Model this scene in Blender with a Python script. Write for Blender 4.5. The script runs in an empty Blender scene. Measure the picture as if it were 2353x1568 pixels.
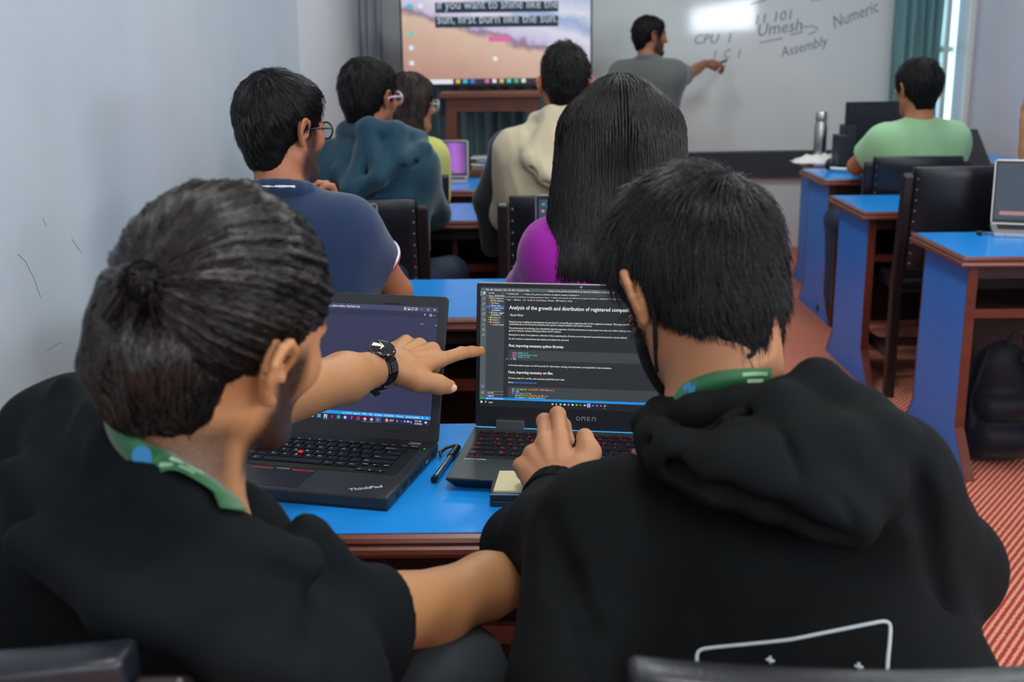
import bpy, math, random
import numpy as np
from math import sin, cos, pi, radians
from mathutils import Vector, Matrix

random.seed(7)
rng = np.random.default_rng(7)
SCN = bpy.context.scene
COL = SCN.collection

# ---------------------------------------------------------------- camera
F_PX, CX, CY = 2630.0, 1176.5, 784.0
def _rx(a): return np.array([[1, 0, 0], [0, cos(a), -sin(a)], [0, sin(a), cos(a)]])
def _rz(a): return np.array([[cos(a), -sin(a), 0], [sin(a), cos(a), 0], [0, 0, 1]])
CAM_R = _rz(radians(.5)) @ _rx(pi / 2 - radians(14.6)) @ _rz(radians(-.7))
CAM_C = np.array([0, 0, 1.48])
cd = bpy.data.cameras.new('camera')
cam = bpy.data.objects.new('camera', cd)
COL.objects.link(cam)
m = Matrix([list(r) for r in CAM_R]).to_4x4()
m.translation = Vector(CAM_C)
cam.matrix_world = m
cd.sensor_width = 36.0
cd.lens = 36.0 * F_PX / 2353.0
cd.clip_start = .05
cd.dof.use_dof = True
cd.dof.focus_distance = 1.98
cd.dof.aperture_fstop = 5.2
SCN.camera = cam

def ray(x, y): return CAM_R @ np.array([(x - CX) / F_PX, -(y - CY) / F_PX, -1.0])
def at(x, y, Y):
    """world point seen at photo pixel x, y that lies at world depth Y"""
    r = ray(x, y); return CAM_C + r * Y / r[1]
def flat(x, y, z):
    """world point seen at photo pixel x, y that lies at height z"""
    r = ray(x, y); return CAM_C + r * (z - CAM_C[2]) / r[2]
def deep(x, y, d):
    """world point seen at photo pixel x, y at distance d along the view axis"""
    return CAM_C + ray(x, y) * d

# ---------------------------------------------------------------- world, exposure
w = bpy.data.worlds.new('daylight')
w.use_nodes = True
w.node_tree.nodes['Background'].inputs[0].default_value = (.62, .78, 1, 1)
w.node_tree.nodes['Background'].inputs[1].default_value = 1.6
SCN.world = w
SCN.view_settings.view_transform = 'Standard'
SCN.view_settings.look = 'None'
SCN.view_settings.exposure = 0.0
SCN.view_settings.gamma = 1.0
SCN.view_settings.use_curve_mapping = False
SCN.cycles.max_bounces = 6
SCN.cycles.diffuse_bounces = 4
SCN.cycles.use_denoising = True
SCN.cycles.sample_clamp_indirect = 6.0
LAMP = 18.5          # radiance of the ceiling panels
WINDOW = 22.0       # radiance of the window behind the room

# ---------------------------------------------------------------- materials
def srgb(r, g, b):
    def f(c):
        c = c / 255.0
        return c / 12.92 if c <= .04045 else ((c + .055) / 1.055) ** 2.4
    return (f(r), f(g), f(b), 1.0)

MATS = {}
def mat(name, col, rough=.6, spec=.5, metal=0, bump=0, bscale=300, var=0, vscale=8, sheen=0, emit=None, coat=0, stretch=None):
    if name in MATS: return MATS[name]
    m = bpy.data.materials.new(name); MATS[name] = m
    m.use_nodes = True
    nt = m.node_tree; N = nt.nodes; L = nt.links
    b = N['Principled BSDF']
    c = srgb(*col) if len(col) == 3 else col
    b.inputs['Base Color'].default_value = c
    b.inputs['Roughness'].default_value = rough
    b.inputs['Specular IOR Level'].default_value = spec
    b.inputs['Metallic'].default_value = metal
    b.inputs['Sheen Weight'].default_value = sheen
    b.inputs['Coat Weight'].default_value = coat
    tc = None
    def coord():
        nonlocal tc
        if tc is None:
            t = N.new('ShaderNodeTexCoord'); mp = N.new('ShaderNodeMapping')
            L.new(t.outputs['Object'], mp.inputs[0])
            if stretch: mp.inputs['Scale'].default_value = stretch
            tc = mp.outputs[0]
        return tc
    if var:
        n = N.new('ShaderNodeTexNoise'); n.inputs['Scale'].default_value = vscale; n.inputs['Detail'].default_value = 5
        L.new(coord(), n.inputs['Vector'])
        r = N.new('ShaderNodeMapRange'); r.inputs[1].default_value = .3; r.inputs[2].default_value = .7
        r.inputs[3].default_value = 1 - var; r.inputs[4].default_value = 1 + var
        L.new(n.outputs[0], r.inputs[0])
        mx = N.new('ShaderNodeVectorMath'); mx.operation = 'SCALE'; mx.inputs[0].default_value = c[:3]
        L.new(r.outputs[0], mx.inputs['Scale']); L.new(mx.outputs[0], b.inputs['Base Color'])
    if bump:
        n = N.new('ShaderNodeTexNoise'); n.inputs['Scale'].default_value = bscale; n.inputs['Detail'].default_value = 3
        L.new(coord(), n.inputs['Vector'])
        bp = N.new('ShaderNodeBump'); bp.inputs['Strength'].default_value = bump; bp.inputs['Distance'].default_value = .002
        L.new(n.outputs[0], bp.inputs['Height']); L.new(bp.outputs[0], b.inputs['Normal'])
    if emit:
        b.inputs['Emission Color'].default_value = srgb(*emit[:3]); b.inputs['Emission Strength'].default_value = emit[3]
        b.inputs['Base Color'].default_value = (0.01, .01, .01, 1)
        b.inputs['Specular IOR Level'].default_value = .1
    return m

def glow(name, rgb, k=1.0):
    return mat(name, (8, 8, 8), rough=.4, emit=(*rgb, k))

# ---------------------------------------------------------------- object helpers
def empty(name, loc=(0, 0, 0), rz=0, label=None, cat=None, group=None):
    o = bpy.data.objects.new(name, None); COL.objects.link(o)
    o.location = loc; o.rotation_euler = (0, 0, rz); o.empty_display_size = .05
    return tag(o, label, cat, group)
def tag(o, label=None, cat=None, group=None, kind=None):
    if label: o['label'] = label
    if cat: o['category'] = cat
    if group: o['group'] = group
    if kind: o['kind'] = kind
    return o

class MB:
    """collects polygons for one mesh"""
    def __init__(self): self.v = []; self.f = []; self.m = []; self.T = Matrix.Identity(4); self.mi = 0; self.sm = []
    def add(self, vs, fs, smooth=False):
        n = len(self.v); T = self.T
        for v in vs: self.v.append(tuple(T @ Vector(v)))
        for f in fs:
            self.f.append([i + n for i in f]); self.m.append(self.mi); self.sm.append(smooth)
        return self
    def box(self, a, b, tx=0, ty=0):
        """box between corners, top face drawn in by tx, ty"""
        x0, y0, z0 = a; x1, y1, z1 = b
        return self.add([(x0, y0, z0), (x1, y0, z0), (x1, y1, z0), (x0, y1, z0), (x0 + tx, y0 + ty, z1), (x1 - tx, y0 + ty, z1), (x1 - tx, y1 - ty, z1), (x0 + tx, y1 - ty, z1)],
                        [(0, 3, 2, 1), (4, 5, 6, 7), (0, 1, 5, 4), (1, 2, 6, 5), (2, 3, 7, 6), (3, 0, 4, 7)])
    def prism(self, pts, h0, h1, ax='z'):
        """outline pts (2-D) extruded along an axis"""
        n = len(pts)
        def q(p, h): return (p[0], p[1], h) if ax == 'z' else ((h, p[0], p[1]) if ax == 'x' else (p[0], h, p[1]))
        vs = [q(p, h0) for p in pts] + [q(p, h1) for p in pts]
        fs = [tuple(range(n))[::-1], tuple(range(n, 2 * n))] + [(i, (i + 1) % n, n + (i + 1) % n, n + i) for i in range(n)]
        return self.add(vs, fs)
    def tube(self, pts, r, n=10, caps=True, smooth=True):
        pts = [Vector(p) for p in pts]; rs = r if hasattr(r, '__len__') else [r] * len(pts)
        t0 = (pts[1] - pts[0]).normalized()
        up = Vector((0, 0, 1)) if abs(t0.z) < .9 else Vector((1, 0, 0))
        vs = []
        for i, p in enumerate(pts):
            t = (pts[min(i + 1, len(pts) - 1)] - pts[max(i - 1, 0)]).normalized()
            u = t.cross(up).normalized(); v_ = t.cross(u); up = -v_ if False else up
            for k in range(n):
                a = 2 * pi * k / n; vs.append(p + (u * cos(a) + v_ * sin(a)) * rs[i])
        fs = []
        for i in range(len(pts) - 1):
            for k in range(n):
                a, b = i * n + k, i * n + (k + 1) % n
                fs.append((a, b, b + n, a + n))
        self.add(vs, fs, smooth)
        if caps: self.add(vs[:n], [tuple(range(n))]); self.add(vs[-n:], [tuple(range(n))[::-1]])
        return self
    def lathe(self, prof, n=24, smooth=True):
        vs = []; fs = []
        for r, z in prof:
            for k in range(n): vs.append((r * cos(2 * pi * k / n), r * sin(2 * pi * k / n), z))
        for i in range(len(prof) - 1):
            for k in range(n):
                a, b = i * n + k, i * n + (k + 1) % n
                fs.append((a, b, b + n, a + n))
        return self.add(vs, fs, smooth)
    def rrect(self, x0, y0, x1, y1, r, h0, h1, ax='z', seg=5):
        pts = []
        for cx, cy, a0 in ((x1 - r, y1 - r, 0), (x0 + r, y1 - r, 90), (x0 + r, y0 + r, 180), (x1 - r, y0 + r, 270)):
            for k in range(seg + 1):
                a = radians(a0 + 90 * k / seg); pts.append((cx + r * cos(a), cy + r * sin(a)))
        return self.prism(pts, h0, h1, ax)
    def text(self, s, x, y, size, z=0, bold=0, shear=0, width=None, align='LEFT'):
        c = bpy.data.curves.new('t', 'FONT'); c.body = s; c.size = size; c.offset = bold * size; c.shear = shear
        c.align_x = align; c.resolution_u = 2
        o = bpy.data.objects.new('t', c)
        me = bpy.data.meshes.new_from_object(o)
        co = [v.co.copy() for v in me.vertices]
        k = 1.0
        if width and co:
            lo = min(v.x for v in co); hi = max(v.x for v in co)
            k = width / (hi - lo)
        self.add([(v.x * k + x, v.y + y, z) for v in co], [tuple(p.vertices) for p in me.polygons])
        bpy.data.objects.remove(o); bpy.data.curves.remove(c); bpy.data.meshes.remove(me)
        return self
    def mesh(self, name, mats):
        me = bpy.data.meshes.new(name)
        me.from_pydata(self.v, [], self.f)
        for x in (mats if isinstance(mats, (list, tuple)) else [mats]): me.materials.append(x)
        me.polygons.foreach_set('material_index', self.m)
        me.polygons.foreach_set('use_smooth', self.sm)
        me.update()
        return me
    def build(self, name, mats, parent=None, bevel=0, seg=2):
        me = self.mesh(name, mats)
        o = bpy.data.objects.new(name, me); COL.objects.link(o)
        if parent is not None: o.parent = parent
        if bevel:
            b = o.modifiers.new('bevel', 'BEVEL'); b.width = bevel; b.segments = seg; b.limit_method = 'ANGLE'; b.angle_limit = radians(40)
            b.harden_normals = False
        return o

def kids(o): return list(o.children)
def copy_tree(o, parent=None):
    c = o.copy(); COL.objects.link(c); c.parent = parent
    for ch in kids(o): copy_tree(ch, c)
    return c
def structure(name, mb, m, **k):
    return tag(mb.build(name, m, **k), kind='structure')
# ================================================================ the room
M_WALL = mat('wall_paint', (184, 193, 200), rough=.55, spec=.35, var=.035, vscale=2.5, bump=.05, bscale=60)
M_WALL2 = mat('wall_paint_pale', (206, 210, 214), rough=.5, spec=.35, var=.02, vscale=2)
M_WALLR = mat('wall_paint_lilac', (208, 206, 218), rough=.55, spec=.35, var=.03, vscale=2)
M_CEIL = mat('ceiling_paint', (215, 215, 212), rough=.8)
M_BOARD = mat('whiteboard_enamel', (214, 222, 222), rough=.06, spec=.5)
M_BLACK = mat('black_plastic', (14, 15, 18), rough=.4)
M_DARKTRIM = mat('charcoal_panel', (48, 52, 62), rough=.7)
M_STEEL = mat('brushed_steel', (200, 200, 198), rough=.28, metal=1)
M_WHITE = mat('white_plastic', (225, 225, 222), rough=.4)
M_INK = mat('marker_ink', (112, 118, 136), rough=.6)

XL, XR, YF, YB, ZC = -1.12, 3.08, 8.35, -5.6, 3.05
# carpet with diagonal stripes
mc = bpy.data.materials.new('striped_carpet'); mc.use_nodes = True
N = mc.node_tree.nodes; L = mc.node_tree.links; b = N['Principled BSDF']
t = N.new('ShaderNodeTexCoord'); mp = N.new('ShaderNodeMapping'); L.new(t.outputs['Object'], mp.inputs[0])
mp.inputs['Rotation'].default_value = (0, 0, radians(37))
nz = N.new('ShaderNodeTexNoise'); nz.inputs['Scale'].default_value = 95; nz.inputs['Detail'].default_value = 4
L.new(t.outputs['Object'], nz.inputs['Vector'])
wv = N.new('ShaderNodeTexWave'); wv.wave_type = 'BANDS'; wv.bands_direction = 'X'; wv.wave_profile = 'SIN'
wv.inputs['Scale'].default_value = 17.5; wv.inputs['Distortion'].default_value = 1.2; wv.inputs['Detail'].default_value = 2; wv.inputs['Detail Scale'].default_value = 6
L.new(mp.outputs[0], wv.inputs['Vector'])
cr = N.new('ShaderNodeValToRGB'); cr.color_ramp.elements[0].position = .35; cr.color_ramp.elements[1].position = .75
cr.color_ramp.elements[0].color = srgb(164, 60, 50); cr.color_ramp.elements[1].color = srgb(206, 150, 126)
ad = N.new('ShaderNodeMath'); ad.operation = 'ADD'
sc_ = N.new('ShaderNodeMath'); sc_.operation = 'MULTIPLY_ADD'; sc_.inputs[1].default_value = .9; sc_.inputs[2].default_value = -.45
L.new(nz.outputs[0], sc_.inputs[0]); L.new(wv.outputs['Fac'], ad.inputs[0]); L.new(sc_.outputs[0], ad.inputs[1])
L.new(ad.outputs[0], cr.inputs[0]); L.new(cr.outputs[0], b.inputs['Base Color']); b.inputs['Roughness'].default_value = .95; b.inputs['Specular IOR Level'].default_value = .1
bp = N.new('ShaderNodeBump'); bp.inputs['Strength'].default_value = .6; bp.inputs['Distance'].default_value = .003
L.new(ad.outputs[0], bp.inputs['Height']); L.new(bp.outputs[0], b.inputs['Normal'])

structure('floor', MB().box((XL - .1, YB - .1, -.1), (XR + .1, YF + .1, 0)), mc)
structure('ceiling', MB().box((XL - .1, YB - .1, ZC), (XR + .1, YF + .1, ZC + .1)), M_CEIL)
# left wall: nearer stretch, shallow step, and a pale pier towards the front
structure('wall_left', MB().box((XL - .15, YB, 0), (XL, 6.0, ZC)), M_WALL)
structure('wall_left_pier', MB().box((XL - .15, 6.0, 0), (XL + .012, YF, ZC)), M_WALL2, bevel=.006)
_scf = mat('wall_scuffs', (132, 136, 146), rough=.8)
for _px in (((42, 585), (58, 600), (78, 640), (94, 685)), ((108, 805), (124, 795), (140, 786)), ((98, 500), (106, 520)), ((165, 550), (186, 580))):
    _q = [CAM_C + ray(*p) * ((XL + .0005 - CAM_C[0]) / ray(*p)[0]) for p in _px]
    _o = MB().tube(_q, .0007, 5).build('scuff_mark', _scf, bpy.data.objects['wall_left'])
# front wall with a window opening at its right end
wf = MB(); wf.box((XL - .1, YF, 0), (2.84, YF + .15, ZC)); wf.box((2.84, YF, 0), (XR + .1, YF + .15, .78)); wf.box((2.84, YF, 2.6), (XR + .1, YF + .15, ZC))
structure('wall_front', wf, M_WALL2)
WY0, WY1, WZ0, WZ1 = -5.2, 1.15, 1.62, 2.04       # high strip window in the right wall, behind and beside the camera
wr_ = MB(); wr_.box((XR, YB, 0), (XR + .15, YF, WZ0)); wr_.box((XR, YB, WZ1), (XR + .15, YF, ZC)); wr_.box((XR, YB, WZ0), (XR + .15, WY0, WZ1)); wr_.box((XR, WY1, WZ0), (XR + .15, YF, WZ1))
structure('wall_right', wr_, M_WALLR)
structure('wall_back', MB().box((XL - .1, YB - .15, 0), (XR + .1, YB, ZC)), M_WALL)
M_DAY = bpy.data.materials.new('window_daylight'); M_DAY.use_nodes = True
nn = M_DAY.node_tree.nodes; nn.clear()
e = nn.new('ShaderNodeEmission'); e.inputs[0].default_value = srgb(235, 244, 255); e.inputs[1].default_value = WINDOW
o_ = nn.new('ShaderNodeOutputMaterial'); M_DAY.node_tree.links.new(e.outputs[0], o_.inputs[0])
M_DAY2 = M_DAY.copy(); M_DAY2.name = 'front_window_daylight'
M_DAY2.node_tree.nodes['Emission'].inputs[1].default_value = 2.6
M_DAY2.node_tree.nodes['Emission'].inputs[0].default_value = srgb(190, 240, 255)
structure('window_1', MB().box((XR + .10, WY0, WZ0), (XR + .12, WY1, WZ1)), M_DAY)
w2 = structure('window_2', MB().box((2.80, YF + .10, .78), (XR + .1, YF + .13, 2.6)), M_DAY2)
wfm = MB(); wfm.box((2.995, YF - .02, .72), (3.03, YF + .1, 2.6)); wfm.box((2.80, YF - .02, .72), (XR, YF + .1, .78)); wfm.box((2.80, YF + .02, 1.38), (XR, YF + .09, 1.42))
wfm.build('window_frame', M_WHITE, w2)
# white window reveal on the right wall
structure('trim_1', MB().box((XR - .03, YF - .32, 0), (XR, YF - .27, ZC)), M_WHITE)
# dark skirting band under the whiteboard
structure('trim_2', MB().box((.5, YF - .05, .52), (2.55, YF, .70)), M_DARKTRIM)

# ceiling lights (their own light)
def ceiling_light(x, y, label):
    t = empty('ceiling_light', (x, y, ZC - .06), 0, label, 'ceiling light', 'ceiling panel lights')
    MB().box((-.33, -.33, 0), (.33, .33, .06)).build('frame', M_WHITE, t, bevel=.004)
    MB().box((-.30, -.30, -.006), (.30, .30, -.001)).build('diffuser', M_LAMP, t)
M_LAMP = M_DAY.copy(); M_LAMP.name = 'lamp_diffuser'
M_LAMP.node_tree.nodes['Emission'].inputs[1].default_value = LAMP
M_LAMP.node_tree.nodes['Emission'].inputs[0].default_value = srgb(246, 252, 249)
for x in (.1, 1.9):
    for y in (-3.7, -1.2, 1.3, 3.8, 6.3):
        ceiling_light(x, y, 'square white ceiling light panel above the desks')

# whiteboard and its handwriting
wbd = empty('whiteboard', (0, YF - .03, 0), 0, 'large white writing board with faint handwriting on the front wall', 'whiteboard')
p = MB(); p.box((.44, -.005, .71), (2.66, .03, 2.5)); p.build('writing_surface', M_BOARD, wbd)
p = MB(); p.box((.42, -.012, .695), (2.68, .03, .712)); p.box((2.66, -.012, .695), (2.68, .03, 2.5)); p.build('frame', M_STEEL, wbd)
ink = MB(); YI = -.0062
def scrawl(s, px, py, size, rot, wd=None, thin=.0):
    q = at(px, py, YF - .036); a = MB(); a.text(s, 0, 0, size, 0, thin, .25, wd)
    T = Matrix.Translation(Vector((q[0], YI, q[2]))) @ Matrix.Rotation(radians(rot), 4, 'Y').inverted() @ Matrix.Rotation(pi / 2, 4, 'X')
    ink.T = T; ink.add(a.v, a.f); ink.T = Matrix.Identity(4)
scrawl('CPU  1', 1592, 102, .095, 2, .26)
scrawl('1  C  1', 1635, 136, .09, 2, .19)
scrawl('11 101', 1730, 58, .095, 8, .26)
scrawl('Umesh', 1738, 84, .12, 7, .31)
scrawl('Assembly', 1795, 132, .10, 14, .34)
scrawl('Numeric', 1915, 66, .12, 20, .33)
scrawl('for', 1862, 4, .09, 8)
def stroke(pts, r=.0035):
    ink.tube([(at(x, y, YF - .036)[0], YI, at(x, y, YF - .036)[2]) for x, y in pts], r, 5)
stroke([(1745, 98), (1798, 88)]); stroke([(1845, 62), (1868, 60), (1880, 66), (1872, 73), (1858, 79)]); stroke([(1815, 80), (1845, 73)])
stroke([(1640, 150), (1668, 152)]); stroke([(1725, 10), (1760, 0)])
ink.build('handwriting', M_INK, wbd)

# curtains: corrugated cloth sheets of real thickness
M_TEAL = mat('teal_curtain_cloth', (104, 150, 154), rough=.85, sheen=.3, bump=.1)
M_DTEAL = mat('dark_teal_curtain_cloth', (116, 154, 164), rough=.85, sheen=.2, bump=.1)
M_GREYC = mat('grey_curtain_cloth', (158, 164, 172), rough=.85, bump=.1)
def curtain(x0, x1, y, z0, z1, folds, amp, m, label, seed):
    r = random.Random(seed); n = folds * 10; prof = []
    for i in range(n + 1):
        u = i / n
        prof.append((x0 + (x1 - x0) * u, amp * (sin(u * folds * 2 * pi + .6 * sin(u * 9 + seed)) + .25 * sin(u * folds * 3.7 + seed))))
    mb = MB(); vs = []; zs = [z0 + (z1 - z0) * k / 8 for k in range(9)]
    for th in (0, .006):
        for k, z in enumerate(zs):
            for i, (x, yy) in enumerate(prof):
                vs.append((x + .008 * sin(z * 3 + i * .4), y + yy * (1 + .25 * (1 - k / 8)) + th, z))
    W = n + 1; fs = []
    for k in range(8):
        for i in range(n):
            a = k * W + i; fs.append((a, a + 1, a + W + 1, a + W)); a += 9 * W; fs.append((a, a + W, a + W + 1, a + 1))
    mb.add(vs, fs, True)
    return tag(mb.build('curtain', m), label, 'curtain')
curtain(2.60, 2.92, YF - .16, .25, 2.7, 5, .035, M_TEAL, 'teal curtain hanging beside the bright window strip', 1)
curtain(-.72, .42, YF - .16, .05, 2.7, 13, .035, M_DTEAL, 'dark teal curtain behind the wooden stand and television', 3)
curtain(XL + .03, -.95, YF - .10, .05, 2.9, 2, .022, M_GREYC, 'grey curtain in the left front corner', 5)

# television
tv = empty('television', (-.145, 7.72, 1.20), radians(0), 'wall screen showing a beach picture and a caption', 'television')
tw, th_ = .625, .72
p = MB(); p.box((-tw, 0, 0), (tw, .05, th_)); p.build('housing', M_BLACK, tv, bevel=.006)
mt = bpy.data.materials.new('beach_picture'); mt.use_nodes = True; N = mt.node_tree.nodes; L = mt.node_tree.links; N.clear()
def nd(k, **kw):
    n = N.new(k)
    for a, v in kw.items(): setattr(n, a, v)
    return n
tc = nd('ShaderNodeTexCoord'); sx = nd('ShaderNodeSeparateXYZ'); L.new(tc.outputs['Object'], sx.inputs[0])
nz = nd('ShaderNodeTexNoise'); nz.inputs['Scale'].default_value = 5; nz.inputs['Detail'].default_value = 6; nz.inputs['Roughness'].default_value = .65; L.new(tc.outputs['Object'], nz.inputs[0])
def mth(op, a, b, c=None):
    n = nd('ShaderNodeMath', operation=op)
    for i, v in enumerate((a, b, c)):
        if v is None: continue
        if isinstance(v, (int, float)): n.inputs[i].default_value = v
        else: L.new(v, n.inputs[i])
    return n.outputs[0]
# height of the shoreline: sand below, foam, then water above it (x from -.6 to .6)
shore = mth('MULTIPLY_ADD', sx.outputs[0], -.30, .36)
h = mth('ADD', mth('SUBTRACT', sx.outputs[2], shore), mth('MULTIPLY_ADD', nz.outputs[0], .22, -.11))
rp = nd('ShaderNodeValToRGB'); L.new(mth('MULTIPLY_ADD', h, 1.25, .5), rp.inputs[0])
E_ = rp.color_ramp.elements
E_[0].position = 0; E_[0].color = srgb(192, 150, 138); E_[1].position = .40; E_[1].color = srgb(222, 192, 172)
for ps, c in ((.46, (150, 126, 150)), (.50, (206, 200, 226)), (.62, (226, 224, 240)), (.74, (160, 178, 216)), (.82, (222, 226, 238)), (1, (176, 190, 222))):
    q = E_.new(ps); q.color = srgb(*c)
e = nd('ShaderNodeEmission'); L.new(rp.outputs[0], e.inputs[0]); e.inputs[1].default_value = .92
o_ = nd('ShaderNodeOutputMaterial'); L.new(e.outputs[0], o_.inputs[0])
def TVp(px, py):
    q = at(px, py, 7.715); return (q[0] + .145, q[2] - 1.20)
Mx = [mt, glow('tv_caption_box', (38, 54, 72), 1), glow('tv_caption_text', (205, 212, 222), 1), glow('tv_bar', (54, 52, 66), 1), glow('tv_white', (226, 228, 236), 1),
      glow('tv_pink', (214, 110, 160), 1), glow('tv_cyan', (60, 190, 220), 1), glow('tv_green', (60, 190, 110), 1), glow('tv_blue', (50, 130, 220), 1), glow('tv_yellow', (216, 190, 90), 1), glow('tv_teal', (80, 210, 180), 1)]
d = MB(); d.T = Matrix.Rotation(pi / 2, 4, 'X')
def rect(mb, x0, y0, x1, y1, z, mi):
    mb.mi = mi; mb.add([(x0, y0, z), (x1, y0, z), (x1, y1, z), (x0, y1, z)], [(0, 1, 2, 3)])
rect(d, -tw + .012, .022, tw - .012, th_ - .012, .001, 0)
rect(d, -tw + .012, .022, tw - .012, .056, .0016, 3)
rect(d, -tw + .02, .024, -.29, .054, .0022, 4)
for i, c in enumerate((9, 6, 8, 3, 5, 4, 9, 10, 7, 4, 3, 5, 9, 8, 4, 6, 7)):
    x = -.27 + i * .048; rect(d, x, .028, x + .026, .052, .0022, c)
x0, y0 = TVp(1000, 64); x1, y1 = TVp(1283, 36); rect(d, x0, y0, x1, y1, .0022, 1)
x0, y2 = TVp(1000, 30); x1, y3 = TVp(1283, 2); rect(d, x0, y2, x1, y3, .0022, 1)
d.mi = 2; d.text('sun, first burn like the sun.', x0 + .01, y0 + .026, .085, .003, -.006, width=(x1 - x0 - .02))
d.text('If you want to shine like the', x0 + .01, y2 + .024, .085, .003, -.006, width=(x1 - x0 - .02))
x0, y0 = TVp(1123, 96); x1, y1 = TVp(1172, 82); rect(d, x0, y0, x1, y1, .0022, 5)
for (px, py, c) in ((941, 14, 6), (966, 14, 4), (944, 78, 10), (945, 110, 4), (946, 145, 4), (1138, 135, 4)):
    x, y = TVp(px, py); rect(d, x - .014, y - .014, x + .014, y + .014, .0022, c)
d.build('display', Mx, tv)
# tall wooden stand under the television with a lower shelf
M_WOOD = mat('red_brown_wood', (92, 46, 32), rough=.4, spec=.5, var=.25, vscale=6, stretch=(1, 1, .15))
M_WOODL = mat('chestnut_wood', (108, 58, 40), rough=.4, var=.25, vscale=6, stretch=(.15, 1, 1))
st = empty('wooden_stand', (-.165, 7.62, 0), 0, 'tall red-brown wooden stand below the television', 'stand')
MB().box((-.34, -.24, 1.145), (.34, .22, 1.18)).build('top', M_WOODL, st, bevel=.006)
p = MB(); p.box((-.30, -.20, 1.06), (.30, -.17, 1.145)); p.box((-.30, .15, 1.06), (.30, .18, 1.145)); p.box((-.30, -.17, 1.06), (-.27, .15, 1.145)); p.box((.27, -.17, 1.06), (.30, .15, 1.145))
p.build('apron', M_WOOD, st)
for sx_ in (-1, 1):
    for sy_ in (-1, 1):
        MB().box((sx_ * .27 - .035, sy_ * .18 - .03, 0), (sx_ * .27 + .035, sy_ * .18 + .03, 1.06)).build('leg', M_WOOD, st)
MB().box((-.30, -.20, .66), (.30, .18, .69)).build('shelf', M_WOODL, st, bevel=.004)
p = MB()
for k in range(9):
    a = radians(random.uniform(-9, 9)); p.T = Matrix.Translation((random.uniform(-.04, .05), random.uniform(-.02, .02), .692 + k * .008)) @ Matrix.Rotation(a, 4, 'Z')
    p.box((-.17, -.11, 0), (.15, .09, .007)); p.mi = 0 if k % 3 else 1
tag(p.build('paper_stack', [mat('paper', (214, 214, 212), rough=.8), mat('blue_folder', (70, 120, 200), rough=.5)]), 'loose stack of white papers on the wooden stand shelf', 'papers').location = (-.11, 7.56, 0)
# ================================================================ desks
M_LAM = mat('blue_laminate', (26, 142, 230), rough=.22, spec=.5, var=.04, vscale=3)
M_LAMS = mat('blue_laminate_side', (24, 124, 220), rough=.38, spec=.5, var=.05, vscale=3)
M_EDGE = mat('mahogany_edge', (104, 50, 38), rough=.3, spec=.5, var=.2, vscale=20, stretch=(.2, 1, 1))
M_DARKW = mat('dark_stained_wood', (44, 26, 24), rough=.5, var=.25, vscale=10)
DT = .77
def moulded_edge(mb, x0, x1, y0, y1):
    """top board: stepped, rounded wooden edge running right round"""
    prof = [(0, 0), (.006, .004), (.009, .010), (.006, .015), (.012, .020), (.014, .027), (.010, .034), (0, .036)]
    ring = []
    for d, z in prof:
        ring.append([(x0 - d, y0 - d), (x1 + d, y0 - d), (x1 + d, y1 + d), (x0 - d, y1 + d)])
    vs = [(x, y, DT - .001 - prof[k][1]) for k, r in enumerate(ring) for (x, y) in r]
    fs = [(k * 4 + i, k * 4 + (i + 1) % 4, k * 4 + 4 + (i + 1) % 4, k * 4 + 4 + i)[::-1] for k in range(len(prof) - 1) for i in range(4)]
    n = (len(prof) - 1) * 4; fs.append((n, n + 1, n + 2, n + 3)[::-1]); fs.append((0, 1, 2, 3))
    mb.add(vs, fs)
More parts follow.
